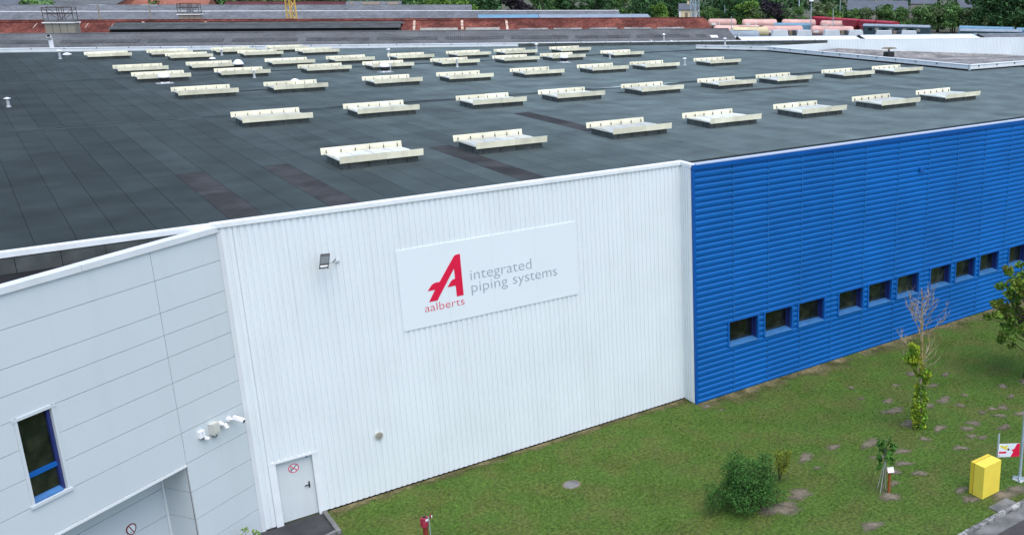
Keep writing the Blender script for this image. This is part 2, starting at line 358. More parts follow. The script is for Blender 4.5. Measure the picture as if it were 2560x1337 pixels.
for i, (x, y, r) in enumerate(SOIL): blob(x, y, r*.92, 0.02 if r < .35 else 0.012, 'soil', ex=1.35, rot=R(-35+13*(i % 5)), seed=i)
def strip_edge(x0, x1, y0, y1, mt, seed):
    rr = random.Random(seed); n = int((x1-x0)/0.22); m = MB()
    for i in range(n+1):
        x = x0+(x1-x0)*i/n; q = 0.8+0.3*math.sin(x*0.9+seed)*math.sin(x*2.3)+rr.uniform(-.25, .25)
        m.v += [(x, y1, 0.008), (x, y1-(y1-y0)*max(0.15, q), 0.008)]
    for i in range(n): m.f.append((2*i, 2*i+1, 2*i+3, 2*i+2)); m.m.append(0); m.t.append(1)
    o = m.build('bare_soil', mt); at = o.data.attributes.new('core', 'FLOAT', 'POINT'); at.data.foreach_set('value', [0.66, 0.0]*(n+1)); struct(o)
strip_edge(0.0, 46, -2.05, -0.72, 'soil_dry', 3)
strip_edge(-14.2, 0.0, -0.55, 0.0, 'soil_dry', 5)
# grass
def grass():
    n = 60000; rng = np.random.default_rng(5)
    x = rng.uniform(-14.2, 19, n); y = rng.uniform(-14.1, -0.05, n)
    keep = np.ones(n, bool)
    for sx, sy, sr in SOIL: keep &= ((x-sx)**2/1.5+(y-sy)**2 > (sr*rng.uniform(.45, 1.15, n))**2)
    keep &= ~((x > 0) & (y > -0.85)); keep &= ~((y > -1.3) & (x > 0) & (rng.random(n) < .6))
    keep &= ~((x > 2.75) & (x < 3.85) & (y < -13.58)); keep &= ~((x > 3.0) & (x < 4.0) & (y < -12.6) & (y > -13.2))
    keep &= ~((x+7.19)**2+(y+3.48)**2 < 0.12)
    x, y = x[keep], y[keep]; n = len(x)
    V = []; F = []
    for b in range(3):
        a = rng.uniform(0, 6.28, n); h = rng.uniform(.02, .055, n); w_ = rng.uniform(.006, .012, n); le = rng.uniform(.01, .05, n)
        ox = x+rng.normal(0, .03, n); oy = y+rng.normal(0, .03, n); ca, sa = np.cos(a), np.sin(a)
        z = np.full(n, -0.005)
        V.append(np.stack([np.stack([ox-sa*w_, oy+ca*w_, z], 1), np.stack([ox+sa*w_, oy-ca*w_, z], 1), np.stack([ox+ca*le, oy+sa*le, h], 1)], 1).reshape(-1, 3))
    V = np.vstack(V); me = bpy.data.meshes.new('grass'); k = len(V)//3
    me.from_pydata(V.tolist(), [], [(3*i, 3*i+1, 3*i+2) for i in range(k)]); me.materials.append(M['grass_blade'])
    o = put('grass', me); o['kind'] = 'stuff'; o['label'] = 'short mown green grass of the lawn in front of the building'; o['category'] = 'grass'
grass()

# ================================================================== WAREHOUSE
H = 10.0; YB = -0.75
wh = thing('warehouse', 'large flat-roofed factory hall with white and blue ribbed cladding', 'building')
# ---- white wall of vertically ribbed sheets
ww = MB().box(-32, -15.80, 0.05, 0.30, 0.0, 9.96).box(-15.80, -15.56, 0.05, 0.30, 0.06, 9.96).box(-15.56, -14.48, 0.05, 0.30, 2.15, 9.96).box(-14.48, -0.05, 0.05, 0.30, 0.06, 9.96)
ww = ww.build('white_wall', 'white_trim', wh)
PR = 14.29/13/6
def vsheet(x0, x1, z0, z1, dep=0.032):
    """vertical-rib sheet, outer face towards -Y, local x from 0"""
    L = x1-x0; pts = []; k = 0
    while k*PR < L-1e-6:
        b = k*PR
        for fx, fy in ((0.0, -dep), (0.56, -dep), (0.68, 0.0), (0.88, 0.0)):
            if b+fx*PR <= L: pts.append((b+fx*PR, fy))
        k += 1
    pts.append((L, -dep)); m = MB()
    for a, b in zip(pts[:-1], pts[1:]):
        m.face([(a[0], a[1], z0), (b[0], b[1], z0), (b[0], b[1], z1), (a[0], a[1], z1)])
    m.face([(pts[0][0], pts[0][1], z0), (pts[0][0], pts[0][1], z1), (pts[0][0], 0.04, z1), (pts[0][0], 0.04, z0)])
    return m
put('cladding_sheet', vsheet(-15.77, -14.33, 2.235, 9.903).mesh('cladding_sheet', 'white_sheet'), ww, (-15.77, 0.0, 0))
SW = 14.29/13
shm = vsheet(0, SW-0.0005, 0.07, 9.903).mesh('cladding_sheet', 'white_sheet')
for i in range(13): put('cladding_sheet', shm, ww, (-14.33+i*SW, -0.0015*(i % 2), 0))
# small returns, plinth, corner flashings
MB().box(-14.30, -0.02, 0.02, 0.045, 0.0, 0.075).build('plinth', 'black_gap', wh)  # plinth in black: shade of the gap under the cladding put into its colour
put('cladding_sheet', vsheet(-16.09, -15.7702, 0.05, 9.903).mesh('cladding_sheet', 'white_sheet'), ww, (-16.09, 0.0, 0))
MB().box(-16.21, -16.09, -0.022, 0.045, 0.0, 9.80).build('corner_flashing', 'trim_grey', wh)
# jog between the white and the blue wall
MB().box(-0.02, 0.20, YB+0.06, 0.03, 0.03, 9.905).build('return_wall', 'white_trim', wh)
for i in range(4):
    MB().box(-0.042, -0.024, YB+0.13+i*0.15, YB+0.23+i*0.15, 0.07, 9.80).build('return_rib', 'white_sheet', wh)
MB().box(-0.050, -0.022, -0.075, 0.0, 0.07, 9.84).build('inner_corner_flashing', 'white_trim', wh)
# coping of the white wall
MB().box(-16.30, -0.052, -0.075, 0.26, 9.905, 10.030).build('coping', 'white_trim', wh)
MB().box(-32, -16.302, -0.03, 0.22, 9.880, 10.024).build('coping', 'white_trim', wh)
MB().box(-0.05, 0.17, YB+0.02, 0.262, 9.907, 10.034).build('coping', 'white_trim', wh)
# dark upstand behind the office block
up = MB().box(-32, -16.25, 0.005, 0.045, 9.3, 9.858).build('upstand', 'membrane_dark', wh)
us = MB().box(0, 0.975, -0.012, 0.0, 9.40, 9.85).mesh('upstand_sheet', 'bitumen_curb')
for i in range(14): put('upstand_sheet', us, up, (-16.9-0.99*(i+1), 0.0, 0))
# ---- blue wall of horizontally ribbed sheets with window openings
WIN = [g0+o for g0 in (1.66, 7.92, 14.13, 20.39, 26.63, 32.88) for o in (0.0, 1.915, 3.83)]
WW_, WZ0, WZ1 = 1.66, 2.13, 3.27
def rects(xa, xb, z0, z1):
    ws = [(max(a, xa), min(a+WW_, xb)) for a in WIN if a < xb and a+WW_ > xa]
    out = [(xa, xb, z0, WZ0), (xa, xb, WZ1, z1)]; c = xa
    for a, b in ws:
        if a-c > 1e-3: out.append((c, a, WZ0, WZ1))
        c = b
    if xb-c > 1e-3: out.append((c, xb, WZ0, WZ1))
    return out
PB = 0.2435
def bprof(z0, z1):
    pts = []; k = int(z0/PB)-1
    while k*PB < z1+PB:
        for fz, fy in ((0.0, 0.0), (0.10, -0.052), (0.52, -0.055), (0.74, -0.004), (0.80, 0.0)): pts.append(((k+fz)*PB, fy))
        k += 1
    def interp(z):
        for a, b in zip(pts[:-1], pts[1:]):
            if a[0] <= z <= b[0]: return a[1]+(b[1]-a[1])*(z-a[0])/(b[0]-a[0])
    return [(z0, interp(z0))]+[q for q in pts if z0+1e-4 < q[0] < z1-1e-4]+[(z1, interp(z1))]
bw = MB()
for xa, xb, z0, z1 in rects(0.21, 48, 0.05, 9.9): bw.box(xa, xb, YB+0.01, YB+0.14, z0, z1)
bw = bw.build('blue_wall', 'blue_trim', wh)
SEAM = [0.10, 1.98, 3.81, 5.66, 7.50, 9.48, 11.60, 13.70, 15.80]+[15.80+2.09*k for k in range(1, 16)]
for i, (a, b) in enumerate(zip(SEAM[:-1], SEAM[1:])):
    m = MB()
    for xa, xb, z0, z1 in rects(a+0.010, b-0.010, 0.04, 9.80):
        pr = bprof(z0, z1)
        for p, q in zip(pr[:-1], pr[1:]):
            m.face([(xa, YB+p[1], p[0]), (xb, YB+p[1], p[0]), (xb, YB+q[1], q[0]), (xa, YB+q[1], q[0])])
        for xx in (xa, xb):
            for p, q in zip(pr[:-1], pr[1:]): m.face([(xx, YB+p[1], p[0]), (xx, YB+q[1], q[0]), (xx, YB+0.01, q[0]), (xx, YB+0.01, p[0])])
    m.build('cladding_sheet', 'blue_sheet', bw)
    if i: MB().box(a-0.008, a+0.008, YB-0.0565, YB+0.008, WZ1+0.02, 9.78).box(a-0.008, a+0.008, YB-0.0565, YB+0.008, 0.06, WZ0-0.03).build('seam_strip', 'seam_blue', bw)
MB().box(0.0, 0.108, YB-0.060, YB+0.05, 0.02, 9.84).build('blue_corner_trim', 'blue_trim', wh)
MB().box(0.0, 48, YB-0.080, YB+0.04, 9.815, 9.985).build('blue_fascia', 'blue_trim', wh)
MB().box(0.172, 48, YB-0.070, YB+0.24, 9.988, 10.028).build('blue_coping', 'lilac_trim', wh)
MB().box(0.12, 48, YB-0.01, YB+0.005, 0.0, 0.045).build('plinth', 'black_gap', wh)  # same painted gap shade below the blue sheets
MB().box(47.8, 48.2, YB, 19, 0.0, 9.9).build('end_wall', 'white_trim', wh)
# wall plate high on the blue wall
pl = MB().box(13.0, 13.16, YB-0.13, YB-0.05, 8.22, 8.42).tube((13.08, YB-0.13, 8.30), (13.22, YB-0.20, 8.22), 0.035).build('camera_plate', 'blue_frame', wh)
# windows
fr = MB()
fr.box(0.0, 0.075, -0.075, 0.05, 0, 1.14).box(WW_-0.075, WW_, -0.075, 0.05, 0, 1.14).box(0.075, WW_-0.075, -0.074, 0.05, 1.08, 1.14)
fr.box(0.075, 0.09, 0.05, 0.30, 0.0, 1.08).box(0.075, WW_-0.075, 0.05, 0.30, 1.08, 1.10)
fr = fr.mesh('frame', 'blue_frame')
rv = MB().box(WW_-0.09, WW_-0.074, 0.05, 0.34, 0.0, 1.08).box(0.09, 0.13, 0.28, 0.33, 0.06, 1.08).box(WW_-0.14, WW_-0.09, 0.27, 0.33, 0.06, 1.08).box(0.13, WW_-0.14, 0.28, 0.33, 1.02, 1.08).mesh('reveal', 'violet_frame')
si = MB().prism([(-0.085, -0.02), (-0.085, 0.015), (0.30, 0.085), (0.30, -0.02)], 'x', 0.076, WW_-0.076).mesh('sill', 'sill_blue')
pn = MB().box(0.13, WW_-0.14, 0.30, 0.312, 0.075, 1.02).mesh('pane', 'window_glass')
for i, x in enumerate(WIN):
    wdw = put('window', fr, wh, (x, YB, WZ0))
    put('reveal', rv, wdw); put('sill', si, wdw); put('pane', pn, wdw)
# ---- door in the white wall
dr = MB().box(-15.565, -14.495, 0.10, 0.15, 0.02, 2.14).build('door', 'door_white', wh)
MB().box(-15.775, -15.57, -0.040, 0.16, 0.0, 2.165).box(-14.49, -14.33, -0.040, 0.16, 0.0, 2.165).box(-15.775, -14.31, -0.048, 0.16, 2.166, 2.23).build('door_frame', 'white_trim', dr)
MB().box(-14.675, -14.635, 0.082, 0.099, 0.99, 1.21).box(-14.80, -14.64, 0.045, 0.068, 1.09, 1.115).tube((-14.655, 0.099, 1.10), (-14.655, 0.05, 1.10), 0.014).build('handle', 'black_plastic', dr)
MB().box(-15.60, -15.50, 0.085, 0.13, 1.75, 1.86).box(-15.60, -15.50, 0.085, 0.13, 0.25, 0.36).build('hinge', 'door_white', dr)
MB().box(-14.66, -14.60, 0.088, 0.099, 2.05, 2.10).build('blue_sticker', 'sill_blue', dr)
def ring(m, cx, cz, y, r0, r1, n=32, mi=0, ex=1.0):
    for k in range(n):
        a, b = 2*math.pi*k/n, 2*math.pi*(k+1)/n
        m.face([(cx+ex*r0*math.cos(a), y, cz+r0*math.sin(a)), (cx+ex*r0*math.cos(b), y, cz+r0*math.sin(b)), (cx+ex*r1*math.cos(b), y, cz+r1*math.sin(b)), (cx+ex*r1*math.cos(a), y, cz+r1*math.sin(a))], mi)
m = MB(); n = 32
m.face([(-15.045+0.150*math.cos(2*math.pi*k/n), 0.0975, 1.805+0.150*math.sin(2*math.pi*k/n)) for k in range(n)], 0)
ring(m, -15.045, 1.805, 0.095, 0.130, 0.158, mi=1)
m.obox((-15.045, 0.0955, 1.805), (0.098, 0, 0.098), (0, 0.001, 0), (0.009, 0, -0.009), 2)     # cigarette
m.obox((-15.045, 0.0945, 1.805), (0.100, 0, -0.100), (0, 0.001, 0), (0.011, 0, 0.011), 1)    # bar
m.obox((-15.115, 0.0958, 1.775), (0.030, 0, 0.012), (0, 0.001, 0), (0.004, 0, -0.008), 2)
m.obox((-15.130, 0.0958, 1.81), (0.012, 0, 0.026), (0, 0.001, 0), (0.007, 0, -0.003), 2)
m.build('no_smoking_sign', ['sign_white', 'sticker_red', 'dark_metal'], dr)
# ---- roof
def far_y(x): return -31.44+(104.6-0.3938*(x+21.396))/0.9192
rf = MB(); zz = 9.985
rf.face([(-32, 0.2, zz), (0.2, 0.2, zz), (0.2, YB+0.2, zz), (47.9, YB+0.2, zz), (47.9, 19, zz), (40.7, 19, zz), (40.7, 44.3, zz), (36.1, 49.9, zz), (36.1, 50.25, zz), (53.9, 50.25, zz), (-32, far_y(-32), zz)])
rf = rf.build('roof', 'membrane_dark', wh)
W = 0.93; X0 = -15.72
near = []; far = MB(); cnt = 0
rr = random.Random(3)
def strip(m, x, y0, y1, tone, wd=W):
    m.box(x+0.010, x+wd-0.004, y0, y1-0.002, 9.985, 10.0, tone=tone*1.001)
bays = [(0.0, [9.1, 17.1, 24.15]), (25.15, [33.0, 41.0, 48.6]), (49.5, [57.5, 65.5, 73.5, 81.5, 89.5])]
cells = []
for k in range(-18, 69):
    x = X0+k*W
    if x > 52.9: break
    xm = x+W/2; lim = far_y(xm)-0.35
    if xm > 47.0: lim = -5
    elif xm > 40.3: lim = 18.7
    elif xm > 36: lim = min(lim, 49.6-(xm-36)*1.25)
    y00 = 0.263 if xm < 0.2 else YB+0.243
    if 36.3 < xm < 52.5 and far_y(xm)-0.9 > 50.6: cells.append((k, x, 50.35, far_y(xm)-0.4))
    for bi, (ys, ends) in enumerate(bays):
        y = max(ys, y00)
        for ei, ye in enumerate(ends):
            jit = rr.uniform(-.25, .25) if ei < len(ends)-1 else 0
            if k % 2 and ei < len(ends)-1: jit += rr.choice((0, 0, -1.1, 0.9))
            y1 = min(ye+jit, lim)
            if y1-y > 0.3: cells.append((k, x, y, y1))
            y = y1
            if y >= lim: break
BROWN = {(0, 0), (3, 0), (10, 0), (18, 1)}
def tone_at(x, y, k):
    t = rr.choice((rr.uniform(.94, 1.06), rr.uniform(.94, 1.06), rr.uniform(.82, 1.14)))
    return t*(0.58+1.38*min(1.0, max(0, (x+19)/26))**1.1)       # lens light falloff put into the sheet colour, darker towards the left
cells.sort(key=lambda c: (c[1]+21.4)**2+(c[2]+31.4)**2)
seen = {}
for k, x, y0, y1 in cells:
    si_ = seen.get(k, 0); seen[k] = si_+1
    if (k, si_) in BROWN:
        MB().box(x+0.004, x+W-0.003, y0, y1-0.01, 9.985, 10.004).build('membrane_strip', 'membrane_new', rf); cnt += 1; continue
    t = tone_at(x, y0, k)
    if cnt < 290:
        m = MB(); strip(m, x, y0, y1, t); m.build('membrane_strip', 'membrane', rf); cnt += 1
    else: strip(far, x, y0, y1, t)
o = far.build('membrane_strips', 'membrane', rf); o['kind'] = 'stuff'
# valley strips that run along the building
for yv, tn in ((24.16, 0.9), (48.62, 0.85)):
    x = -31.8
    while x < 40:
        x1 = min(x+7.5, 40.5 if yv < 30 else 36.5)
        MB().box(x, x1-0.02, yv, yv+0.94, 9.985, 10.012, tone=tn*rr.uniform(.9, 1.1)).build('valley_strip', 'membrane', rf); x = x1
        if x1 in (40.5, 36.5): break
    for xs, ln in ((-31, 9), (-21, 8), (-12, 4), (-5, 9), (6, 5), (20, 8), (29, 6)):
        MB().box(xs, xs+ln, yv+0.44, yv+0.60, 10.0125, 10.0165).build('valley_seam', 'membrane_dark', rf)
    for _ in range(9):
        xs = rr.uniform(-28, 34); MB().box(xs, xs+rr.uniform(1.5, 5), yv+0.62, yv+0.62+rr.uniform(.08, .22), 10.0125, 10.0155).build('valley_seam', 'membrane_dark', rf)
# stained patches around the skylights and a puddle in the valley
def flat_blob(x, y, rx, ry, z, mt, name, par, seed):
    q = random.Random(seed); ph = [q.uniform(0, 6.28) for _ in range(4)]; n = 40
    m = MB(); m.face([(x+rx*math.cos(t)*(1+.15*math.sin(3*t+ph[0])+.1*math.sin(5*t+ph[1])), y+ry*math.sin(t)*(1+.2*math.sin(2*t+ph[2])+.12*math.sin(7*t+ph[3])), z) for t in [2*math.pi*k/n for k in range(n)]])
    return m.build(name, mt, par)
struct(flat_blob(13.6, 24.75, 3.0, 0.30, 10.0180, 'water', 'puddle', None, 2))
for q in ((12.5, 21.6, 2.3, .5), (19.5, 18.3, 3.0, .4), (-20, 24.5, 2.2, .14), (-7, 36.2, 1.6, .3)):
    flat_blob(*q, 10.0172, 'membrane_new', 'stain', rf, int(q[0]*7))
# far parapet, with joint clips
e_ = Vector((0.9192, -0.3938, 0)); n_ = Vector((0.3938, 0.9192, 0))
def BG(s, t, z): return (CAM.x+s*e_.x+t*n_.x, CAM.y+s*e_.y+t*n_.y, z)
BGR = math.atan2(e_.y, e_.x)
par = MB().box(-62, 37.2, 0.0, 0.30, 9.0, 10.30).build('far_parapet', 'white_trim', wh, loc=BG(0, 104.8, 0), rz=BGR)
MB().box(-62, 4, -0.06, -0.004, 10.03, 10.295).build('upstand', 'white_trim', par)
MB().box(4.02, 37.2, -0.05, -0.004, 9.98, 10.27).build('upstand', 'bitumen_curb', par)
MB().box(-62, 37.2, -0.09, 0.36, 10.303, 10.36).build('coping', 'white_trim', par)
cl = MB().box(-0.04, 0.04, -0.105, -0.092, 10.29, 10.365).mesh('clip', 'dark_metal')
for k in range(37): put('clip', cl, par, (-56+2.55*k, 0, 0))
# notch parapet on the right, low courtyard roof behind it
def par_seg(p, q, name='notch_parapet'):
    p = Vector((*p, 0)); q = Vector((*q, 0)); L = (q-p).length; a = math.atan2(q.y-p.y, q.x-p.x)
    o = MB().box(0, L, 0.0, 0.25, 7.5, 10.38).box(-0.02, L+0.02, -0.04, 0.30, 10.382, 10.43).build(name, 'white_trim', wh, loc=p, rz=a)
    MB().box(0, L, -0.10, -0.003, 9.98, 10.08).build('upstand', 'membrane_dark', o)
    c_ = MB().box(-0.05, 0.05, -0.06, -0.003, 10.27, 10.37).mesh('clip', 'dark_metal')
    for k in range(int(L/2.3)): put('clip', c_, o, (1+2.3*k, 0, 0))
par_seg((36.1, 49.9), (40.7, 44.2)); par_seg((40.7, 44.2), (40.7, 19.2)); par_seg((40.7, 19.0), (48, 19.0))
nw = MB().box(36.2, 54.4, 50.22, 50.40, 7.5, 9.982).build('notch_wall', 'white_trim', wh)
vs_ = vsheet(0, 1.10, 9.18, 9.96).mesh('cladding_sheet', 'white_sheet')
for i in range(16): put('cladding_sheet', vs_, nw, (37.0+i*1.1, 50.18, 0))
vr_ = vsheet(0, 1.10, 8.3, 9.16).mesh('cladding_sheet', 'rust_sheet')
for i in range(16): put('cladding_sheet', vr_, nw, (37.0+i*1.1, 50.18, 0))
bwall = MB().box(37.25, 75, 0.0, 0.3, 7.5, 10.30).box(37.22, 75, -0.08, 0.36, 10.303, 10.36).build('boundary_wall', 'white_trim', wh, loc=BG(0, 104.8, 0), rz=BGR)
vb_ = vsheet(0, 1.10, 8.2, 10.30).mesh('cladding_sheet', 'white_sheet')
for i in range(34): put('cladding_sheet', vb_, bwall, (37.3+i*1.1, -0.05, 0))
lr = MB(); A_, B_, C_, D_, E_, F_ = (37.2, 50.1, 8.6), (55.6, 49.6, 9.42), (61.3, 47.1, 9.05), (75, 41.1, 8.4), (75, 19.3, 8.2), (41, 19.3, 8.2)
lr.face([A_, C_, B_]); lr.face([A_, D_, C_]); lr.face([A_, F_, E_, D_])
lr.build('courtyard_roof', 'old_roof', wh)
# ================================================================== OFFICE BLOCK (left, at an angle to the hall)
ANG = 0.5700
ob = thing('office_block', 'low block in smooth white-grey wall panels joined at an angle to the white hall', 'building', (-16.2, 0, 0), ANG)
ZR = [0.0, 0.83, 1.68, 2.55, 3.47, 4.42, 5.18, 5.95, 6.72, 7.37, 8.02, 8.94, 9.77]
wall = MB().box(-2.19, -0.012, 0.045, 0.30, 0, 9.7).box(-14, -2.19, 0.045, 0.30, 3.46, 4.42).box(-5.43, -2.19, 0.045, 0.30, 4.42, 6.72).box(-14, -6.40, 0.045, 0.30, 4.42, 6.72).box(-14, -2.19, 0.045, 0.30, 6.72, 9.7)
wall = wall.build('wall', 'joint_dark', ob)
G = 0.007
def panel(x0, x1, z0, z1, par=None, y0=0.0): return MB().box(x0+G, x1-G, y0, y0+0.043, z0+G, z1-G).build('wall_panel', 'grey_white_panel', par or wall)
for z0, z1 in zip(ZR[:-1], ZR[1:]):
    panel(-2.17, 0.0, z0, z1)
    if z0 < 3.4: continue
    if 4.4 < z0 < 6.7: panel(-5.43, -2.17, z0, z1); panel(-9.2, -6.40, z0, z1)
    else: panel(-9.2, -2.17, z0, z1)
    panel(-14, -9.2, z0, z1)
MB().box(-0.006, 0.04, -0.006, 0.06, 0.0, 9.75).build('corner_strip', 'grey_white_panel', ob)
cp = MB().box(-14, -4.12, -0.06, 0.26, 9.775, 9.935).build('coping', 'trim_grey', ob)
MB().box(-4.11, 0.22, -0.06, 0.26, 9.775, 9.937).build('coping', 'trim_grey', ob)
# flat roof of the block, a little lower than the coping
ca, sa = math.cos(ANG), math.sin(ANG)
m = MB(); m.face([(-14, 0.2, 9.44), (-0.2, 0.2, 9.44), (-14*1.0, 14*math.tan(ANG)-0.02, 9.44)]); m.build('flat_roof', 'membrane_dark', ob)
m = MB(); m.box(-12, -4.2, 0.65, 0.75, 9.441, 9.447).build('roof_seam', 'bitumen_curb', ob)
# tall window
win = MB().box(-6.405, -6.33, -0.02, 0.10, 4.40, 6.75).box(-5.50, -5.425, -0.02, 0.10, 4.40, 6.75).box(-6.44, -5.40, -0.03, 0.10, 6.67, 6.75).box(-6.44, -5.39, -0.05, 0.10, 4.38, 4.455).build('window', 'grey_white_panel', ob)
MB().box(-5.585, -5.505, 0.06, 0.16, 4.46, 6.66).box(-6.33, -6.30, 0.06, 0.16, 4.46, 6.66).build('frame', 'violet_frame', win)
MB().box(-6.30, -5.586, 0.055, 0.16, 5.13, 5.24).build('transom', 'blue_frame', win)
MB().prism([(0.02, 4.456), (0.02, 4.50), (0.16, 4.60), (0.16, 4.456)], 'x', -6.30, -5.586).build('sill', 'sill_blue', win)
MB().box(-6.30, -5.586, 0.12, 0.135, 5.24, 6.66).build('pane', 'window_glass', win)
MB().box(-6.30, -5.586, 0.12, 0.135, 4.60, 5.13).build('pane', 'window_glass', win)
# recessed delivery bay
MB().box(-14, -2.19, -0.02, 0.05, 3.385, 3.46).build('lintel', 'white_trim', ob)
MB().box(-14, -2.19, 0.05, 1.25, 3.39, 3.455).build('bay_ceiling', 'grey_white_panel', ob)
jb = MB().box(-2.10, -2.06, 0.30, 1.30, 0, 3.38).build('bay_jamb', 'joint_dark', ob)
for z0, z1 in ((0, .83), (.83, 1.69), (1.69, 2.56), (2.56, 3.38)):
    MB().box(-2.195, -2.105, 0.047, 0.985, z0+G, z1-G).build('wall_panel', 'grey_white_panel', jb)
bk = MB().box(-14, -2.2, 1.05, 1.3, 0, 3.38).build('bay_back_wall', 'joint_dark', ob)
for z0, z1 in ((0, .83), (.83, 1.69), (1.69, 2.56), (2.56, 3.38)):
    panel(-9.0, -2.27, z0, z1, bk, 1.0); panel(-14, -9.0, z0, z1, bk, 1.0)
MB().box(-2.27, -2.198, 0.985, 1.04, 0, 3.38).build('corner_strip', 'white_trim', bk)
# oval warning sign in the bay
sg = thing('oval_sign', 'small oval sign with a dark red rim and bar in the recessed bay', 'sign', (0, 0, 0), ANG)
p_ = Vector((-16.2, 0, 0))+Vector((ca, sa, 0))*-3.39+Vector((-sa, ca, 0))*0.995
sg.location = (p_.x, p_.y, 1.88)
n = 30; egg = lambda r, k: (r*0.150*math.cos(2*math.pi*k/n)*(1+.16*math.sin(2*math.pi*k/n)), r*0.165*math.sin(2*math.pi*k/n))
MB().prism([egg(0.93, k) for k in range(n)], 'y', -0.012, 0.0).build('plate', 'sign_white', sg)
m = MB()
for k in range(n):
    a, b, c, d = egg(.82, k), egg(.82, k+1), egg(1, k+1), egg(1, k)
    m.face([(a[0], -.018, a[1]), (b[0], -.018, b[1]), (c[0], -.018, c[1]), (d[0], -.018, d[1])]); m.face([(d[0], -.018, d[1]), (c[0], -.018, c[1]), (c[0], 0, c[1]), (d[0], 0, d[1])])
m.obox((0, -0.016, 0), (0.055, 0, -0.115), (0, 0.003, 0), (0.011, 0, 0.006)); m.build('rim', 'rust_red', sg)
MB().tube((-0.03, -0.018, -0.085), (-0.03, -0.012, -0.085), 0.018, n=10).build('dot', 'black_plastic', sg)

# ---- things fixed to the walls
def on_office(t, z, y=0.0): q = Vector((-16.2, 0, 0))+Vector((ca, sa, 0))*-t+Vector((-sa, ca, 0))*y; return (q.x, q.y, z)
c1 = thing('sensor_camera', 'small white square camera box with a stub below it, leftmost on the panel wall', 'camera', on_office(1.59, 4.13), ANG, 'devices on the panel wall')
MB().box(-.085, .085, -.10, -.002, -.10, .11).build('housing', 'white_plastic', c1)
MB().tube((.02, -.06, -.10), (.02, -.06, -.15), .035).build('lens', 'black_plastic', c1)
MB().tube((.10, -.002, -.16), (.10, -.12, -.16), .055).tube((.10, -.12, -.16), (.13, -.17, -.18), .05, .04).build('mount', 'white_plastic', c1)
MB().tube((0, -.1005, .05), (0, -.104, .05), .012).tube((0, -.1005, -.02), (0, -.104, -.02), .008).build('screw', 'dark_metal', c1)
c2 = thing('junction_box', 'beige junction box with a cable loop on the panel wall between two cameras', 'box', on_office(1.17, 4.13), ANG, 'devices on the panel wall')
MB().box(-.12, .12, -.16, -.002, -.16, .18).build('housing', 'beige_plastic', c2)
MB().box(-.095, .10, -.172, -.161, -.11, .14).build('lid', 'beige_plastic', c2)
MB().path([(-.10, -.08, -.16), (-.09, -.10, -.23), (-.02, -.11, -.27), (.03, -.11, -.24), (.04, -.09, -.16)], .012, .012).build('cable', 'dark_metal', c2)
c3 = thing('turret_camera', 'short white turret camera pointing down on the panel wall', 'camera', on_office(.88, 4.14), ANG, 'devices on the panel wall')
MB().tube((0, -.002, 0), (0, -.05, 0), .075, n=16).tube((0, -.05, 0), (0, -.12, -.02), .055, .04, n=14).build('base', 'white_plastic', c3, smooth=False)
MB().tube((.03, -.13, 0.0), (.05, -.20, -.14), .055, n=14).build('barrel', 'white_plastic', c3)
MB().tube((.05, -.20, -.141), (.052, -.207, -.155), .045, n=14).build('lens', 'black_plastic', c3)
c4 = thing('bullet_camera', 'long white bullet camera on a bracket, rightmost on the panel wall', 'camera', on_office(.57, 4.15), ANG, 'devices on the panel wall')
MB().tube((0, -.002, 0), (0, -.04, 0), .085, n=16).tube((0, -.04, 0), (.05, -.13, 0.0), .045, .03, n=12).tube((.05, -.13, 0), (.07, -.18, .01), .03, n=10).build('bracket', 'white_plastic', c4)
MB().tube((.06, -.15, .02), (.13, -.43, -.07), .062, n=16).obox((.095, -.29, .045), (.038, -.150, -.048), (.055, .014, 0), (0, 0, .006)).build('barrel', 'white_plastic', c4)
MB().tube((.13, -.43, -.0701), (.133, -.442, -.074), .052, n=16).build('lens', 'black_plastic', c4)
fl = thing('floodlight', 'black LED floodlight on a short pale arm on the white ribbed wall', 'lamp', (-13.02, -0.036, 8.33))
MB().box(-.07, .07, -.03, 0, -.05, .05).tube((0, -.02, 0), (-.42, -.50, .12), .022).build('arm', 'galv', fl)
MB().tube((-.25, -.32, .09), (-.10, -.20, .17), .018).build('brace', 'dark_metal', fl)
cx_, ax, up_ = Vector((-.60, -.60, .30)), Vector((.16, -.04, .0)), Vector((.075, .10, .21))
nn = ax.cross(up_).normalized()
MB().obox(cx_, ax, up_, nn*0.028).build('housing', 'dark_metal', fl)
MB().obox(cx_+nn*-0.034, ax*.86, up_*.55, nn*0.006).obox(cx_+nn*0.034, ax*.86, up_*.55, nn*0.006).build('glass', 'lamp_glass', fl)
MB().obox(cx_-up_*1.16, ax*.98, nn*.075, up_*.15).build('driver_box', 'dark_metal', fl)
MB().obox(cx_-up_*1.32, ax*.72, nn*.05, up_*.015).obox(cx_-up_*1.02+nn*-.076, ax*.74, nn*.004, up_*.10).obox(cx_-up_*1.02+nn*.076, ax*.74, nn*.004, up_*.10).build('trim', 'white_plastic', fl)
fl.scale = (.82, .82, .82)
vt = thing('round_vent', 'round grey disc vent cover low on the white ribbed wall', 'vent', (-12.385, -0.036, 2.18))
MB().tube((0, 0, 0), (0, -.05, 0), .135, n=28).build('rim', 'beige_plastic', vt)
MB().tube((0, -.0501, 0), (0, -.068, 0), .118, .10, n=28).build('disc', 'rooflight_grey', vt)

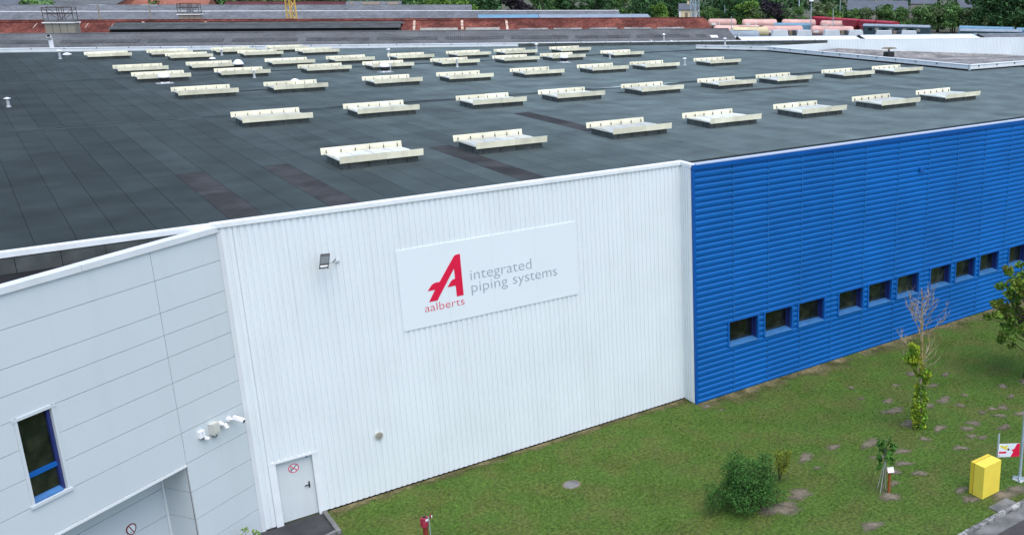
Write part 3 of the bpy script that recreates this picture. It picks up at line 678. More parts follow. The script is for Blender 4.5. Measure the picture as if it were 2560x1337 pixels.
# ---- big company sign
sb = thing('company_sign', 'large white signboard with red letter emblem and grey lettering on the white wall', 'sign', (-11.22, -0.034, 5.585))
pw = 6.49/4
pm = MB().box(0.001, pw-0.001, -0.022, 0.012, 0, 2.775).mesh('sign_panel', 'sign_white')
for i in range(4): put('sign_panel', pm, sb, (i*pw, 0, 0))
LX, LZ = -11.22, 5.585
A_out = [(-9.11, 7.90), (-9.21, 7.90), (-9.27, 7.89), (-9.31, 7.865), (-9.35, 7.82), (-9.88, 7.06), (-10.02, 7.06), (-10.10, 7.04), (-10.17, 6.99), (-10.31, 6.815), (-10.06, 6.815), (-10.295, 6.43), (-10.01, 6.43), (-9.355, 7.43), (-9.345, 7.07), (-9.44, 7.05), (-9.50, 7.00), (-9.63, 6.82), (-9.345, 6.825), (-9.335, 6.435), (-9.095, 6.435)]
cu = bpy.data.curves.new('emblem', 'CURVE'); cu.dimensions = '2D'; cu.fill_mode = 'BOTH'; cu.extrude = 0.003
s_ = cu.splines.new('POLY'); s_.points.add(len(A_out)-1); s_.use_cyclic_u = True
for i, (x, z) in enumerate(A_out): s_.points[i].co = (x-LX, z-LZ, 0, 1)
def curve_mesh(cu, name, mt):
    o = bpy.data.objects.new(name, cu); COL.objects.link(o); dg = bpy.context.evaluated_depsgraph_get(); dg.update()
    me = bpy.data.meshes.new_from_object(o.evaluated_get(dg)); bpy.data.objects.remove(o); me.materials.clear(); me.materials.append(M[mt]); me.name = name; return me
def stand(me, y):
    for v in me.vertices: v.co = Vector((v.co.x, y-v.co.z, v.co.y))
    return me
put('emblem', stand(curve_mesh(cu, 'emblem', 'sign_red'), -0.0275), sb)
def text(body, x0, x1, zb, xh_top, mt, name, thin=-0.012, ref=None):
    c = bpy.data.curves.new(name, 'FONT'); c.body = body; c.size = 1; c.extrude = 0.003; c.offset = thin; c.resolution_u = 6
    me = curve_mesh(c, name, mt); co = np.array([v.co for v in me.vertices])
    xa, xb = co[:, 0].min(), co[:, 0].max(); za = 0.0; zt = co[:, 1].max()
    for v in me.vertices:
        v.co.x = x0+(v.co.x-xa)/(xb-xa)*(x1-x0)-LX; v.co.y = zb+(v.co.y-za)/(zt-za)*(xh_top-zb)-LZ
    return put(name, stand(me, -0.0275), sb)
text('integrated', -8.80, -6.54, 6.915, 7.285, 'sign_grey', 'lettering', -0.014)
text('piping', -8.80, -7.48, 6.475, 6.80, 'sign_grey', 'lettering', -0.014); text('systems', -7.27, -5.56, 6.475, 6.755, 'sign_grey', 'lettering', -0.014)
text('aalberts', -10.45, -9.09, 6.10, 6.365, 'sign_red', 'lettering', -0.018)

# ================================================================== SKYLIGHTS
def make_skylight():
    r = thing('skylight', '', 'skylight', group='smoke-vent skylights on the flat roof')
    L, D = 3.10, 2.30
    MB().box(.15, L-.15, .15, D-.15, 0.0, .27).build('curb', 'bitumen_curb', r)
    m = MB()
    for k in range(4): m.box(.35+.72*k, .365+.72*k, .138, .1495, 0, .26)
    for k in range(2): m.box(.138, .1495, .75+.62*k, .765+.62*k, 0, .26)
    m.build('curb_seam', 'membrane_dark', r)['kind'] = 'stuff'
    m = MB().box(.10, L-.10, .10, D-.10, .271, .31).build('frame', 'cream_white', r)
    for x0, x1 in ((.14, L/2-.03), (L/2+.03, L-.14)):
        pnl = MB().prism([(.14, .312), (D/2, .352), (D-.14, .312)], 'x', x0, x1).build('pane', 'glazing_white', r)
        MB().prism([(.16, .318), (D/2, .366), (D-.16, .318)], 'x', (x0+x1)/2-.012, (x0+x1)/2+.012).build('glazing_bar', 'galv', pnl)
    MB().prism([(.13, .318), (D/2, .362), (D-.13, .318)], 'x', L/2-.028, L/2+.028).build('centre_bar', 'galv', r)
    for y, s in ((0.0, -1), (D, 1)):
        for x0, x1, dy in ((0, L*.55, 0), (L*.55+.002, L, .012*s)):
            poly = [(y+dy, .25), (y+dy+.02*s, .25), (y+dy+.05*s, .51), (y+dy+.03*s, .51)]
            MB().prism(poly, 'x', x0, x1).build('deflector_board', 'cream_board', r)
        m = MB()
        for k in range(6): xx = .18+k*.545; m.box(xx, xx+.018, min(y, y-.05*s)+(.004 if s < 0 else -.004), max(y, y-.05*s)+(.0 if s < 0 else -.004), .30, .42)
        for k in range(6):
            xx = .19+k*.545
            for zz_ in (.30, .44): m.box(xx, xx+.028, *( (y+.001+(-.012), y+.001) if s < 0 else (y+.03, y+.07)), zz_, zz_+.028)
        m.build('bracket', 'dark_metal', r)['kind'] = 'stuff'
    return r
SK = [(6.25, [-10.85, -5.6, 0.7, 6.0, 11.8, 17.6, 22.9]), (19.6, [-11.2, -6.0, 0.0, 5.0, 10.6, 16.4, 21.3, 27.45, 32.6]),
      (33.4, [-11.5, -6.5, -.6, 4.3, 9.7, 15.1, 19.7, 25.8]), (45.0, [-11.9, -7.0, -1.5, 3.1, 8.4, 13.6, 17.9, 23.8]),
      (52.0, [-12.1, -7.5, -2.1, 2.5, 7.4, 12.5, 16.9, 22.4]), (62.5, [-7.2, -1.8, 2.9]), (67.4, [-12.3, -7.8, -2.9, 1.6])]
ROWN = ['the front row nearest the eaves', 'the second row from the eaves', 'the third row from the eaves', 'the fourth row from the eaves', 'the fifth row from the eaves', 'the sixth row', 'the row along the far parapet']
sk0 = make_skylight(); first = True; rq = random.Random(9)
for (y, xs), rn in zip(SK, ROWN):
    for i, x in enumerate(xs):
        lab = 'cream framed roof skylight, %s from the left in %s' % (ORD[i], rn)
        rz = R(rq.uniform(-.6, .6))
        if first: sk0.location = (x, y, 10.0); sk0['label'] = lab; sk0.rotation_euler = (0, 0, rz); first = False
        else: dup(sk0, (x, y, 10.0+rq.uniform(0, .004)), lab, rz)
# ---- roof vents
def dome(loc, label, mast=False):
    r = thing('dome_vent', label, 'roof vent', loc, group='domed extractor vents on the roof')
    MB().box(-.48, .48, -.40, .40, 0, .02).build('base_plate', 'galv', r)
    MB().box(-.24, .24, -.24, .24, .031, .11).build('base', 'white_plastic', r)
    MB().lathe([(.29, .111), (.31, .38)], n=16).build('drum', 'black_plastic', r)
    MB().lathe([(.36, .381), (.37, .42), (.31, .56), (.20, .69), (.08, .74)], n=20).build('hood', 'white_plastic', r, smooth=True)
    if mast: MB().tube((.42, 0, .03), (.40, 0, 1.05), .022).build('mast', 'white_plastic', r)
dome((-10.57, 43.8, 10.005), 'white domed vent standing in front of the leftmost skylights')
dome((-4.52, 51.6, 10.005), 'white domed vent left of the middle of the roof, behind two skylights')
dome((3.47, 43.44, 10.005), 'white domed vent with a thin mast beside it', True)
dome((18.18, 43.5, 10.005), 'white domed vent with a black drum towards the right of the roof')
def pipe(loc, label, h=.52, r_=.07, capped=True):
    r = thing('vent_pipe', label, 'vent pipe', loc, group='small vent pipes on the roof')
    MB().lathe([(r_*1.5, 0), (r_*1.4, .06), (r_, .08), (r_, h*.7)], n=14).build('pipe', 'galv', r)
    MB().tube((0, 0, h*.7), (0, 0, h*.86), r_*.55, n=10).build('neck', 'galv', r)
    if capped: MB().lathe([(r_*2.1, h*.86), (r_*2.1, h*.89), (r_*.3, h)], n=14).build('cap', 'white_plastic', r)
for x, y, h, q, lab in [(-19.14, 35.16, .52, .075, 'capped vent pipe alone on the left of the roof'), (-13.95, 69.98, .75, .09, 'capped vent pipe at the far left by the parapet'),
        (8.67, 57.65, .7, .08, 'capped vent pipe on the bare roof behind the skylight rows'), (22.03, 56.18, .75, .09, 'capped vent pipe right of the centre near the far parapet'),
        (24.85, 35.6, .62, .08, 'capped vent pipe between two skylights on the right'), (23.3, 44.8, .6, .07, 'vent pipe touching the left end of a skylight on the right'),
        (42.6, 53.75, .75, .1, 'vent pipe by the far parapet above the white notch'), (38.08, 58.6, 1.1, .08, 'taller vent pipe at the far parapet on the right'),
        (-5.1, 44.4, .6, .07, 'vent pipe in front of a skylight on the left'), (9.37, 44.4, .75, .08, 'vent pipe in front of a skylight in the middle'),
        (-2.6, 66.9, .6, .08, 'vent pipe before a skylight near the far parapet'), (37.0, 59.4, .4, .05, 'thin short vent pipe by the far parapet on the right'), (38.9, 58.4, .35, .07, 'stubby vent pipe beside the tall one at the far parapet')]:
    pipe((x, y, 10.0), lab, h, q)
def cap(loc, label, s=1.0):
    r = thing('roof_cap', label, 'roof vent', loc, group='low mushroom caps on the roof')
    MB().lathe([(.14*s, 0), (.14*s, .14*s)], n=14).build('stub', 'galv', r)
    MB().lathe([(.34*s, .141*s), (.33*s, .17*s), (.16*s, .27*s), (.05*s, .30*s)], n=18).build('hood', 'white_plastic', r, smooth=True)
cap((-13.2, 73.0, 10.0), 'white mushroom cap beside the pipe at the far left'); cap((-3.68, 39.8, 10.0), 'white mushroom cap behind a skylight of the third row', .8)
cap((-4.28, 62.0, 10.0), 'white mushroom cap between skylights near the far left', .8)
pot = thing('black_chimney_pot', 'black square chimney pot on the low courtyard roof', 'roof vent', (57.5, 44.0, 8.72))
MB().box(-.45, .45, -.4, .4, 0, .55).build('pot', 'black_plastic', pot); MB().tube((0, 0, .55), (0, 0, .85), .09).build('neck', 'dark_metal', pot)
MB().prism([(-.8, .86), (.8, .86), (.5, 1.0), (-.5, 1.0)], 'y', -.45, .45).build('cowl', 'rust_sheet', pot)
# ================================================================== THINGS ON THE LAWN
mh = thing('manhole_cover', 'round concrete manhole cover set in the lawn', 'manhole', (-7.19, -3.48, 0.0))
MB().lathe([(.31, -.02), (.31, .010), (.27, .016)], n=28).build('rim', 'soil_ring', mh)
MB().lathe([(.26, 0.0), (.26, .020), (.245, .024)], n=28).build('cover', 'concrete', mh)
yb = thing('yellow_cabinet', 'yellow box cabinet beside the kerb on the right', 'cabinet', (3.07, -13.19, 0.0))
MB().box(0, .90, 0, .42, .02, 1.205).build('body', 'yellow_paint', yb)
MB().box(0, .90, .445, .58, .02, 1.205).build('door', 'yellow_lid', yb)
MB().box(.012, .888, .42, .445, .03, 1.19).build('gasket', 'rust_post', yb)
MB().box(.03, .87, .03, .55, 0, .02).build('plinth', 'dark_metal', yb)
MB().box(.901, .915, .10, .40, .02, 1.17).build('back_plate', 'far_white', yb)
bp_ = thing('bollard_pole', 'tall grey steel pole on a bolted foot at the right edge', 'pole', (5.22, -13.12, 0.0))
MB().tube((0, 0, .05), (0, 0, 6.0), .055, .045, n=16).build('pole', 'pale_steel', bp_)
m = MB()
for k in range(4): a = k*math.pi/2+.6; m.obox((.11*math.cos(a), .11*math.sin(a), .06), (.13*math.cos(a), .13*math.sin(a), 0), (-.018*math.sin(a), .018*math.cos(a), 0), (0, 0, .055))
m.build('foot_fin', 'pale_steel', bp_); MB().box(-.2, .2, -.2, .2, 0.0, .02).build('foot_plate', 'galv', bp_)
sp = thing('sign_post', 'low white and red sign board on a grey post behind the yellow cabinet', 'sign', (4.30, -12.78, 0.0))
MB().box(-.03, .03, -.02, .02, 0, 1.92).build('post', 'pale_steel', sp)
pa, pb = Vector((-.02, -.03, 0)), Vector((.60, -.46, 0)); d_ = (pb-pa); L_ = d_.length; a_ = math.atan2(d_.y, d_.x)
bd = MB().box(0, L_, -.012, .0, 1.06, 1.56).build('board', 'sign_white', sp, loc=pa, rz=a_)
def flat(poly, mt, name, y=-.015):
    mm = MB(); mm.prism(poly, 'y', y, -.0125); return mm.build(name, mt, bd)
flat([(L_*.58, 1.062), (L_-.002, 1.062), (L_-.002, 1.558), (L_*.86, 1.558), (L_*.74, 1.36), (L_*.62, 1.33), (L_*.70, 1.24)], 'sign_red', 'red_field')
flat([(L_*.03, 1.20), (L_*.38, 1.20), (L_*.38, 1.27), (L_*.03, 1.27)], 'sign_red', 'red_bar')
flat([(L_*.03, 1.10), (L_*.06, 1.15), (L_*.09, 1.10)], 'sign_red', 'small_mark')
mm = MB(); mm.obox((L_*.28, -.014, 1.41), (.10, 0, -.045), (0, .002, 0), (.016, 0, .036)); mm.obox((L_*.36, -.0145, 1.46), (.055, 0, .025), (0, .0015, 0), (-.012, 0, .026)); mm.obox((L_*.13, -.0145, 1.47), (.045, 0, -.01), (0, .0015, 0), (.004, 0, .03)); mm.build('valve_picture', 'yellow_paint', bd)
mm = MB(); mm.obox((L_*.47, -.0145, 1.345), (.03, 0, -.014), (0, .0015, 0), (.014, 0, .033)); mm.build('valve_end', 'black_plastic', bd)
hy = thing('red_standpipe', 'red standpipe with a grey wire and tag, cut by the bottom edge', 'standpipe', (-12.42, -3.86, 0.0))
MB().tube((0, 0, 0), (0, 0, .66), .075, n=18).build('pipe', 'rust_red', hy)
MB().lathe([(.078, .55), (.105, .57), (.105, .74), (.095, .76), (.10, .78), (.10, .87), (.07, .88)], n=20).build('coupling', 'hydrant_red', hy)
MB().lathe([(.068, .8815), (.060, .884)], n=16).build('bore', 'black_gap', hy)
MB().tube((-.115, .02, .60), (-.125, .02, .85), .018).tube((-.125, .02, .85), (-.08, .02, .87), .016).build('lever', 'hydrant_red', hy)
MB().tube((.135, -.02, 0), (.125, -.02, .86), .018).build('rod', 'pale_steel', hy)
MB().box(.15, .235, -.06, -.03, .80, .92).build('tag', 'rust_red', hy); MB().box(.19, .225, -.064, -.0605, .82, .90).build('tag_label', 'sign_white', hy)
MB().box(-.008, .085, -.111, -.106, .78, .85).build('label', 'sign_white', hy)
# white-topped label post by the sapling
lp = thing('label_post', 'short rust-brown post with a slanted white plate beside the sapling', 'post', (0.97, -10.83, 0.0))
MB().box(-.035, .035, -.03, .03, 0, .80).build('post', 'rust_post', lp)
MB().obox((0.02, -.02, .86), (.10, -.05, .0), (.05, .08, .055), (.0, -.010, .012)).build('plate', 'far_white', lp)
MB().obox((0.02, -.014, .848), (.105, -.053, .0), (.052, .083, .057), (.0, -.006, .008)).build('plate_frame', 'rust_post', lp)

# ---- plants
def leaves(name, par, mt, pts, size, aspect=.5, seed=1, flat=0.):
    rng = np.random.default_rng(seed)
    c = [p[0] for p in pts]; r = [p[1] for p in pts]; k = [p[2] for p in pts]
    return put(name, leaf_mesh(name, mt, c, r, k, size, aspect, rng, .35, flat), par)
# dark shrub
bs = thing('shrub', 'rounded dark green shrub with feathery twigs on the lawn', 'shrub', (-3.40, -8.45, 0.0))
q = random.Random(4); m = MB(); L0 = []
for i in range(44):
    a = q.uniform(0, 6.28); el = q.uniform(.25, 1.35); l = q.uniform(.95, 1.55) if el < .9 else q.uniform(1.2, 1.95)
    tip = Vector((math.cos(a)*math.cos(el)*l*.95, math.sin(a)*math.cos(el)*l*.95, max(.25, math.sin(el)*l*1.02+.05)))
    mid = tip*.5+Vector((0, 0, .12)); m.path([(0, 0, 0.02), mid, tip], .022, .005, 5)
    L0.append(((tip*.92)[:], (.34, .34, .30), 210)); L0.append(((mid*1.15)[:], (.34, .34, .30), 100))
m.build('branch', 'bark_dark', bs)
leaves('foliage', bs, 'leaf_bush', L0, .040, .40, 3)
q2 = random.Random(5); L1 = [(( Vector(c)*1.04)[:], (.16, .16, .14), 26) for c, r_, k in L0[::2] if c[2] > .5 and q2.random() < .8]
leaves('young_shoots', bs, 'leaf_sapling', L1, .036, .36, 6)['kind'] = 'stuff'
ys = thing('yellow_shrub', 'sparse yellow-green young shrub behind the dark shrub', 'shrub', (-1.45, -7.85, 0.0))
m = MB(); L0 = []
for i in range(11):
    a = q.uniform(0, 6.28); tip = Vector((math.cos(a)*q.uniform(.1, .42), math.sin(a)*q.uniform(.1, .42), q.uniform(.6, 1.15)))
    m.path([(0, 0, 0), tip*.5+Vector((0, 0, .08)), tip], .010, .004, 4); L0.append((tip[:], (.14, .14, .22), 60)); L0.append(((tip*.65)[:], (.12, .12, .16), 30))
m.build('stem', 'bark_dark', ys); leaves('foliage', ys, 'leaf_yellow', L0, .036, .5, 4)
# sapling with stakes
sa_ = thing('sapling', 'young sapling with large drooping leaves tied to thin stakes', 'sapling', (0.88, -10.62, 0.0))
MB().path([(0, 0, 0), (.03, -.02, .5), (.09, .0, 1.0), (.06, .02, 1.55), (.05, .0, 2.0)], .026, .008, 7).build('trunk', 'bark', sa_)
MB().tube((-.17, -.06, 0), (.07, 0, 1.05), .012).tube((.10, -.06, 0), (.08, 0, 1.15), .012).tube((-.05, .2, 0), (.06, .02, 1.1), .012).build('stake', 'galv', sa_)
m = MB(); L0 = []
for i in range(16):
    a = q.uniform(0, 6.28); z = q.uniform(1.15, 2.05); l = q.uniform(.14, .32); b0 = Vector((.06, 0, z-.1)); tip = b0+Vector((math.cos(a)*l, math.sin(a)*l, .05))
    m.path([b0, tip], .007, .003, 4); L0.append(((tip-Vector((0, 0, .05)))[:], (.10, .10, .12), 9))
m.build('twig', 'bark', sa_); leaves('foliage', sa_, 'leaf_sapling', L0, .10, .62, 8, 1.5)
# half-dead tree with climbing leaves
bt = thing('bare_tree', 'half-dead slim tree with bare crown and leafy ivy on its lower trunk', 'tree', (5.65, -8.04, 0.0))
lean = lambda z: Vector((-.07*z+.015*math.sin(z*2), -.02*z+.02*math.sin(z*1.3), z))
m = MB(); m.path([lean(z) for z in (0, .6, 1.2, 1.8, 2.4, 3.0, 3.6, 4.2, 4.8, 5.3, 5.85)], .085, .012, 8); m.build('trunk', 'bark_pale', bt)
m = MB(); q = random.Random(21)
def twig(p, d, l, r, lvl):
    pts = [p]; dd = d.copy(); n = 4
    for k in range(n):
        dd = (dd+Vector((q.uniform(-.18, .18), q.uniform(-.18, .18), .12+q.uniform(-.05, .14)))).normalized(); pts.append(pts[-1]+dd*l/n)
    m.path(pts, r, r*.35, 5 if lvl == 0 else 4)
    if lvl < 2:
        for k in range(5 if lvl == 0 else 4):
            b = pts[q.randint(1, n)]; a = q.uniform(0, 6.28)
            twig(b, (dd*.8+Vector((math.cos(a), math.sin(a), .3))*.7).normalized(), l*q.uniform(.28, .5), r*.5, lvl+1)
for i in range(30):
    z = q.uniform(2.3, 5.4); a = i*2.4+q.uniform(-.4, .4); l = (5.9-z)*.42+.35 if z > 3.2 else q.uniform(.6, 1.2)
    twig(lean(z), Vector((math.cos(a), math.sin(a), .45 if z > 3.2 else .12)).normalized(), l, .022 if z < 4.2 else .015, 0)
m.build('branch', 'bark_pale', bt)
L0 = []
for z, r_, dx, dy, k in [(.15, .26, -.1, 0, 90), (.45, .30, -.08, .0, 120), (.8, .31, -.10, -.02, 130), (1.15, .28, -.02, 0, 100), (1.5, .22, .03, .0, 70), (1.75, .17, -.08, 0, 45), (2.0, .16, .22, -.06, 50), (2.25, .20, .25, -.08, 60), (2.35, .22, .02, 0, 70), (2.6, .24, -.12, .03, 90), (2.85, .25, -.26, .05, 95), (3.1, .25, -.42, .10, 100), (3.35, .22, -.30, .08, 80), (3.05, .16, -.65, .12, 40), (3.55, .15, -.42, .1, 40)]:
    c = lean(z)+Vector((dx, dy, 0)); L0.append((c[:], (r_*1.15, r_*1.15, r_*1.05), int(k*2.3)))
leaves('ivy', bt, 'leaf_ivy', L0, .058, .6, 12)
# leafy tree at the right edge
mt_ = thing('leafy_tree', 'leafy green tree with lobed leaves at the right edge', 'tree', (12.95, -7.65, 0.0))
MB().path([(0, 0, 0), (.02, 0, 1), (0, .03, 2), (-.05, 0, 3.2), (-.05, 0, 4.4)], .09, .03, 9).build('trunk', 'bark_dark', mt_)
m = MB(); L0 = []; q = random.Random(31)
for i in range(62):
    a = q.uniform(0, 6.28); z = q.uniform(1.6, 4.9); l = q.uniform(.6, 2.05)*(1.0 if z < 3.8 else .75)
    b0 = Vector((-.03, 0, z-.45)); tip = Vector((math.cos(a)*l, math.sin(a)*l, z+q.uniform(-.1, .45)))
    m.path([b0, b0.lerp(tip, .5)+Vector((0, 0, .12)), tip], .026, .007, 5)
    s = q.uniform(.20, .34); L0.append((tip[:], (s, s, s*.75), 85)); L0.append((b0.lerp(tip, .6)[:], (.22, .22, .16), 30))
m.build('branch', 'bark_dark', mt_); leaves('foliage', mt_, 'leaf_maple', L0, .075, .7, 14)
# tips of a shrub by the office wall
os_ = thing('spiky_shrub', 'tips of a spiky green shrub at the foot of the panel wall', 'shrub', (-16.85, -1.25, 0.0))
m = MB(); L0 = []
for i in range(12):
    a = q.uniform(0, 6.28); tip = Vector((math.cos(a)*q.uniform(.05, .38), math.sin(a)*q.uniform(.05, .38), q.uniform(.45, .82)))
    m.path([(0, 0, 0), tip], .012, .005, 4); L0.append((tip[:], (.10, .10, .12), 26))
m.build('stem', 'bark_dark', os_); leaves('foliage', os_, 'leaf_ivy', L0, .06, .28, 15)
# ================================================================== BACKGROUND, in the frame of the old works (s along the ridges, t away)
def bgthing(name, label, cat, s, t, group=None): return thing(name, label, cat, BG(s, t, 0), BGR, group)
def corr_roof(L, t0, z0, t1, z1, pitch=.177, amp=.03, base=0.0):
    """corrugated slope, local x 0..L, from (t0,z0) up to (t1,z1)"""
    m = MB(); n = int(L/pitch*2); dx = L/n
    for k in range(n):
        za, zb = (amp if k % 2 else 0), (0 if k % 2 else amp)
        m.face([(k*dx, t0, z0+za), ((k+1)*dx, t0, z0+zb), ((k+1)*dx, t1, z1+zb), (k*dx, t1, z1+za)])
    return m
def shed(name, label, s0, s1, tr, zr, tf, zf, tb, zb, mroof, mwall='plaster_grey', pitch=.177, ridge=None, group='old works sheds'):
    L = s1-s0; o = bgthing(name, label, 'shed', s0, 0, group)
    m = MB(); m.prism([(tf+.3, 0), (tf+.3, zf-.15), (tr, zr-.25), (tb-.3, zb-.15), (tb-.3, 0)], 'x', .3, L-.3); m.build('wall', mwall, o)
    r1 = corr_roof(L, tf, zf, tr, zr, pitch).build('roof', mroof, o)
    corr_roof(L, tb, zb, tr, zr, pitch*2).build('roof', mroof, o)
    MB().prism([(tr-.35, zr-.02), (tr, zr+.06), (tr+.35, zr-.02)], 'x', 0, L).build('ridge_cap', ridge or mroof, r1)
    return o, r1
# --- shed A, near grey fibre-cement roof
zA = lambda t: 8.6-.27*(164-t)
oA, rA = shed('long_shed', 'long grey corrugated roof just behind the far parapet', -78, 40.6, 164, 8.6, 149, zA(149), 177, 5.3, 'fibre_cement', 'plaster_grey', .3)
x = -76
while x < 36:
    l = 8.6 if x > -40 else 9.5; l = min(l, 36-x)
    corr_roof(l, 159.7, zA(159.7)+.04, 161.1, zA(161.1)+.04, .3).build('rooflight_row', 'fibre_dark', rA, loc=(x+78, 0, 0)); x += l+1.1
corr_roof(1.2, 159.2, zA(159.2)+.09, 160.4, zA(160.4)+.09).build('patch_sheet', 'far_white', rA, loc=(36.6+78, 0, 0))
# --- shed B, rusty red roof
zB = lambda t: 8.82-.33*(204-t)
oB, rB = shed('rusty_shed', 'long rusty red corrugated roof behind the near grey roof', -112, 45.2, 204, 8.82, 188, zB(188), 216, 5.2, 'rust_roof', 'brick_far', .35)
SB = 112
for s0, s1, t0 in [(-72.8, -68.0, 194.0), (-65, -60.0, 194.0), (-59.2, -56.2, 194.0), (-54.6, -49.8, 194.0), (-9.9, -3.2, 197.6), (-1.8, 4.4, 197.6)]:
    corr_roof(s1-s0, t0, zB(t0)+.06, t0+1.6, zB(t0+1.6)+.06, .35).build('rooflight', 'rooflight_grey', rB, loc=(s0+SB, 0, 0))
for s0 in (11, 17.4, 24.2, 31.0, 37.6):
    corr_roof(5.4, 196.9, zB(196.9)+.15, 198.5, zB(198.5)+.15, .35).build('rooflight', 'old_roof', rB, loc=(s0+SB-3, 0, 0))
for s in (-66, -56.3, -46.5, -11.2, -2.6, 5.6):
    MB().prism([(193.5, zB(193.5)+.05), (202.6, zB(202.6)+.05), (202.6, zB(202.6)+.16), (193.5, zB(193.5)+.16)], 'x', 0, .42).build('lime_streak', 'lime_streak', rB, loc=(s+SB, 0, 0))
for k in range(34):
    s = -74+1.9*k+.3*math.sin(k*3.1)
    if -57 < s < -12.5: t0, t1 = 200.6, 202.4
    else: t0, t1 = (200.2, 202.3) if k % 2 else (196, 197.4)
    MB().prism([(t0, zB(t0)+.05), (t1, zB(t1)+.05), (t1, zB(t1)+.10), (t0, zB(t0)+.10)], 'x', 0, .09).build('streak', 'lime_streak', rB, loc=(s+SB, 0, 0))
MB().box(0, 130, 202.75, 202.85, zB(202.8)+.04, zB(202.8)+.14).build('flashing', 'rust_roof_dark', rB)
ov = MB(); ov = corr_roof(39, 194, zB(194)+.08, 203, zB(203)+.08, .30).build('newer_sheets', 'rust_roof', rB, loc=(6.6+SB, 0, 0))
# grey monitor roof standing over the valley between A and B
oM, rM = shed('monitor_roof', 'dark grey raised monitor roof with a black open side in front of the rusty roof', -57.2, -12.6, 192, 8.78, 187.2, 7.95, 195, 7.9, 'fibre_dark', 'black_gap')
x = .8
while x < 43: corr_roof(4.4, 190.3, 8.49+.05, 191.6, 8.71+.05).build('rooflight_row', 'black_gap', rM, loc=(x, 0, 0)) if False else corr_roof(4.4, 190.3, 8.53, 191.6, 8.755).build('rooflight_row', 'bitumen_curb', rM, loc=(x, 0, 0)); x += 5.7
# lift-head box with a steel frame on top, standing in front of B
def head(name, label, s0, t, w_, z0, z1, ft):
    o = bgthing(name, label, 'roof house', s0, t)
    MB().box(0, w_, 0, 2.4, 0, z1).build('wall', 'plaster_grey', o)
    MB().box(-.25, w_+.15, -.25, 2.7, z1+.002, z1+.16).build('roof_edge', 'far_white', o)
    MB().box(0, w_, .2, 2.6, z1+.161, z1+.5).build('roof', 'fibre_cement', o)
    for k in range(1, 4): MB().box(w_*k/4-.03, w_*k/4+.03, -.02, -.002, z0, z1).build('joint', 'fibre_dark', o)
    m = MB()
    for yy in (.3, 2.2):
        for xx in (-.1, w_*.48, w_*.55, w_*.98): m.tube((xx, yy, z1+.4), (xx, yy, ft), .05, n=5)
        for zz_ in (ft, z1+.5+(ft-z1)*.4): m.tube((-.1, yy, zz_), (w_, yy, zz_), .05, n=5)
        m.tube((0, yy, ft-.1), (w_*.5, yy, z1+.5), .04, n=5); m.tube((w_, yy, ft-.1), (w_*.55, yy, z1+.5), .04, n=5)
    m.build('steel_frame', 'bark_dark', o)
head('lift_house', 'grey panelled lift house with an open steel frame on its roof', -66.0, 188, 4.1, 7.3, 8.95, 11.4)
head('small_lift_house', 'smaller panelled lift house further back with a thin steel frame', -53.3, 214, 3.5, 8.4, 9.25, 11.3)
# --- C, D: pale grey roofs behind
shed('pale_shed', 'pale grey corrugated roof with a white ridge line behind the rusty roof', -125, 31.5, 231, 9.36, 210, 3.5, 246, 5.2, 'fibre_light', 'plaster_grey', .5, 'far_white')
shed('far_shed', 'blue-grey roof rising behind the white ridge line', -125, -.5, 262, 9.75, 240, 4, 280, 5, 'fibre_light', 'plaster_grey', .5)
shed('far_red_shed', 'dull red roof of a distant shed left of centre', -60, -31.9, 286, 9.95, 268, 5.5, 300, 5, 'rust_roof_dark', 'brick_far', .6)
oF, rF = shed('loft_shed', 'distant grey shed with a row of dark roof openings', -31.8, -18.2, 286, 10.0, 262, 5.0, 300, 5, 'fibre_light', 'plaster_grey', .6)
for a, b in ((1.2, 1.8), (4.0, 8.4), (10.2, 13.0)):
    MB().prism([(281.6, 9.25), (284.2, 9.75), (284.2, 9.85), (281.6, 9.35)], 'x', a, b).build('roof_opening', 'rust_sheet', rF)
oH, rH = shed('left_hall', 'old grey roofed hall at the top left with torn panels along its eave', -103, -83.5, 296, 11.0, 278, 8.6, 310, 6, 'fibre_cement', 'brick_far', .6)
q = random.Random(2)
for k in range(10): MB().prism([(277.6, 8.55), (278.9, 8.72), (278.9, 8.82), (277.6, 8.65)], 'x', 3.0+k*1.1, 3.0+k*1.1+q.uniform(.4, 1.0)).build('torn_panel', q.choice(['wagon_grey', 'far_white', 'black_gap']), rH)
shed('brick_gable_house', 'salmon brick building beside the old hall', -84, -66, 300, 10.9, 292, 8.2, 312, 6, 'brick_far', 'brick_far', .6)
shed('blue_lean_to', 'narrow bright blue roof behind the rusty shed', .7, 13.1, 224, 8.72, 216, 7.6, 228, 7.5, 'wagon_blue', 'plaster_grey', .5)
shed('grey_lean_to', 'narrow slate-grey roof next to the blue one', 13.2, 37.0, 224, 8.75, 216, 7.6, 228, 7.5, 'wagon_grey', 'plaster_grey', .5)
# flue on the far side of the parapet
fp = thing('bent_flue', 'white flue pipe with a black bent mouth behind the far parapet on the left', 'flue', (-13.19, 86.9, 0.0))
MB().tube((0, 0, 0), (0, 0, 10.75), .19, n=14).build('pipe', 'white_plastic', fp)
MB().tube((0, 0, 10.72), (-.12, -.30, 11.05), .20, n=14).build('elbow', 'far_white', fp); MB().tube((-.12, -.30, 11.05), (-.125, -.312, 11.063), .17, n=14).build('mouth', 'black_gap', fp)
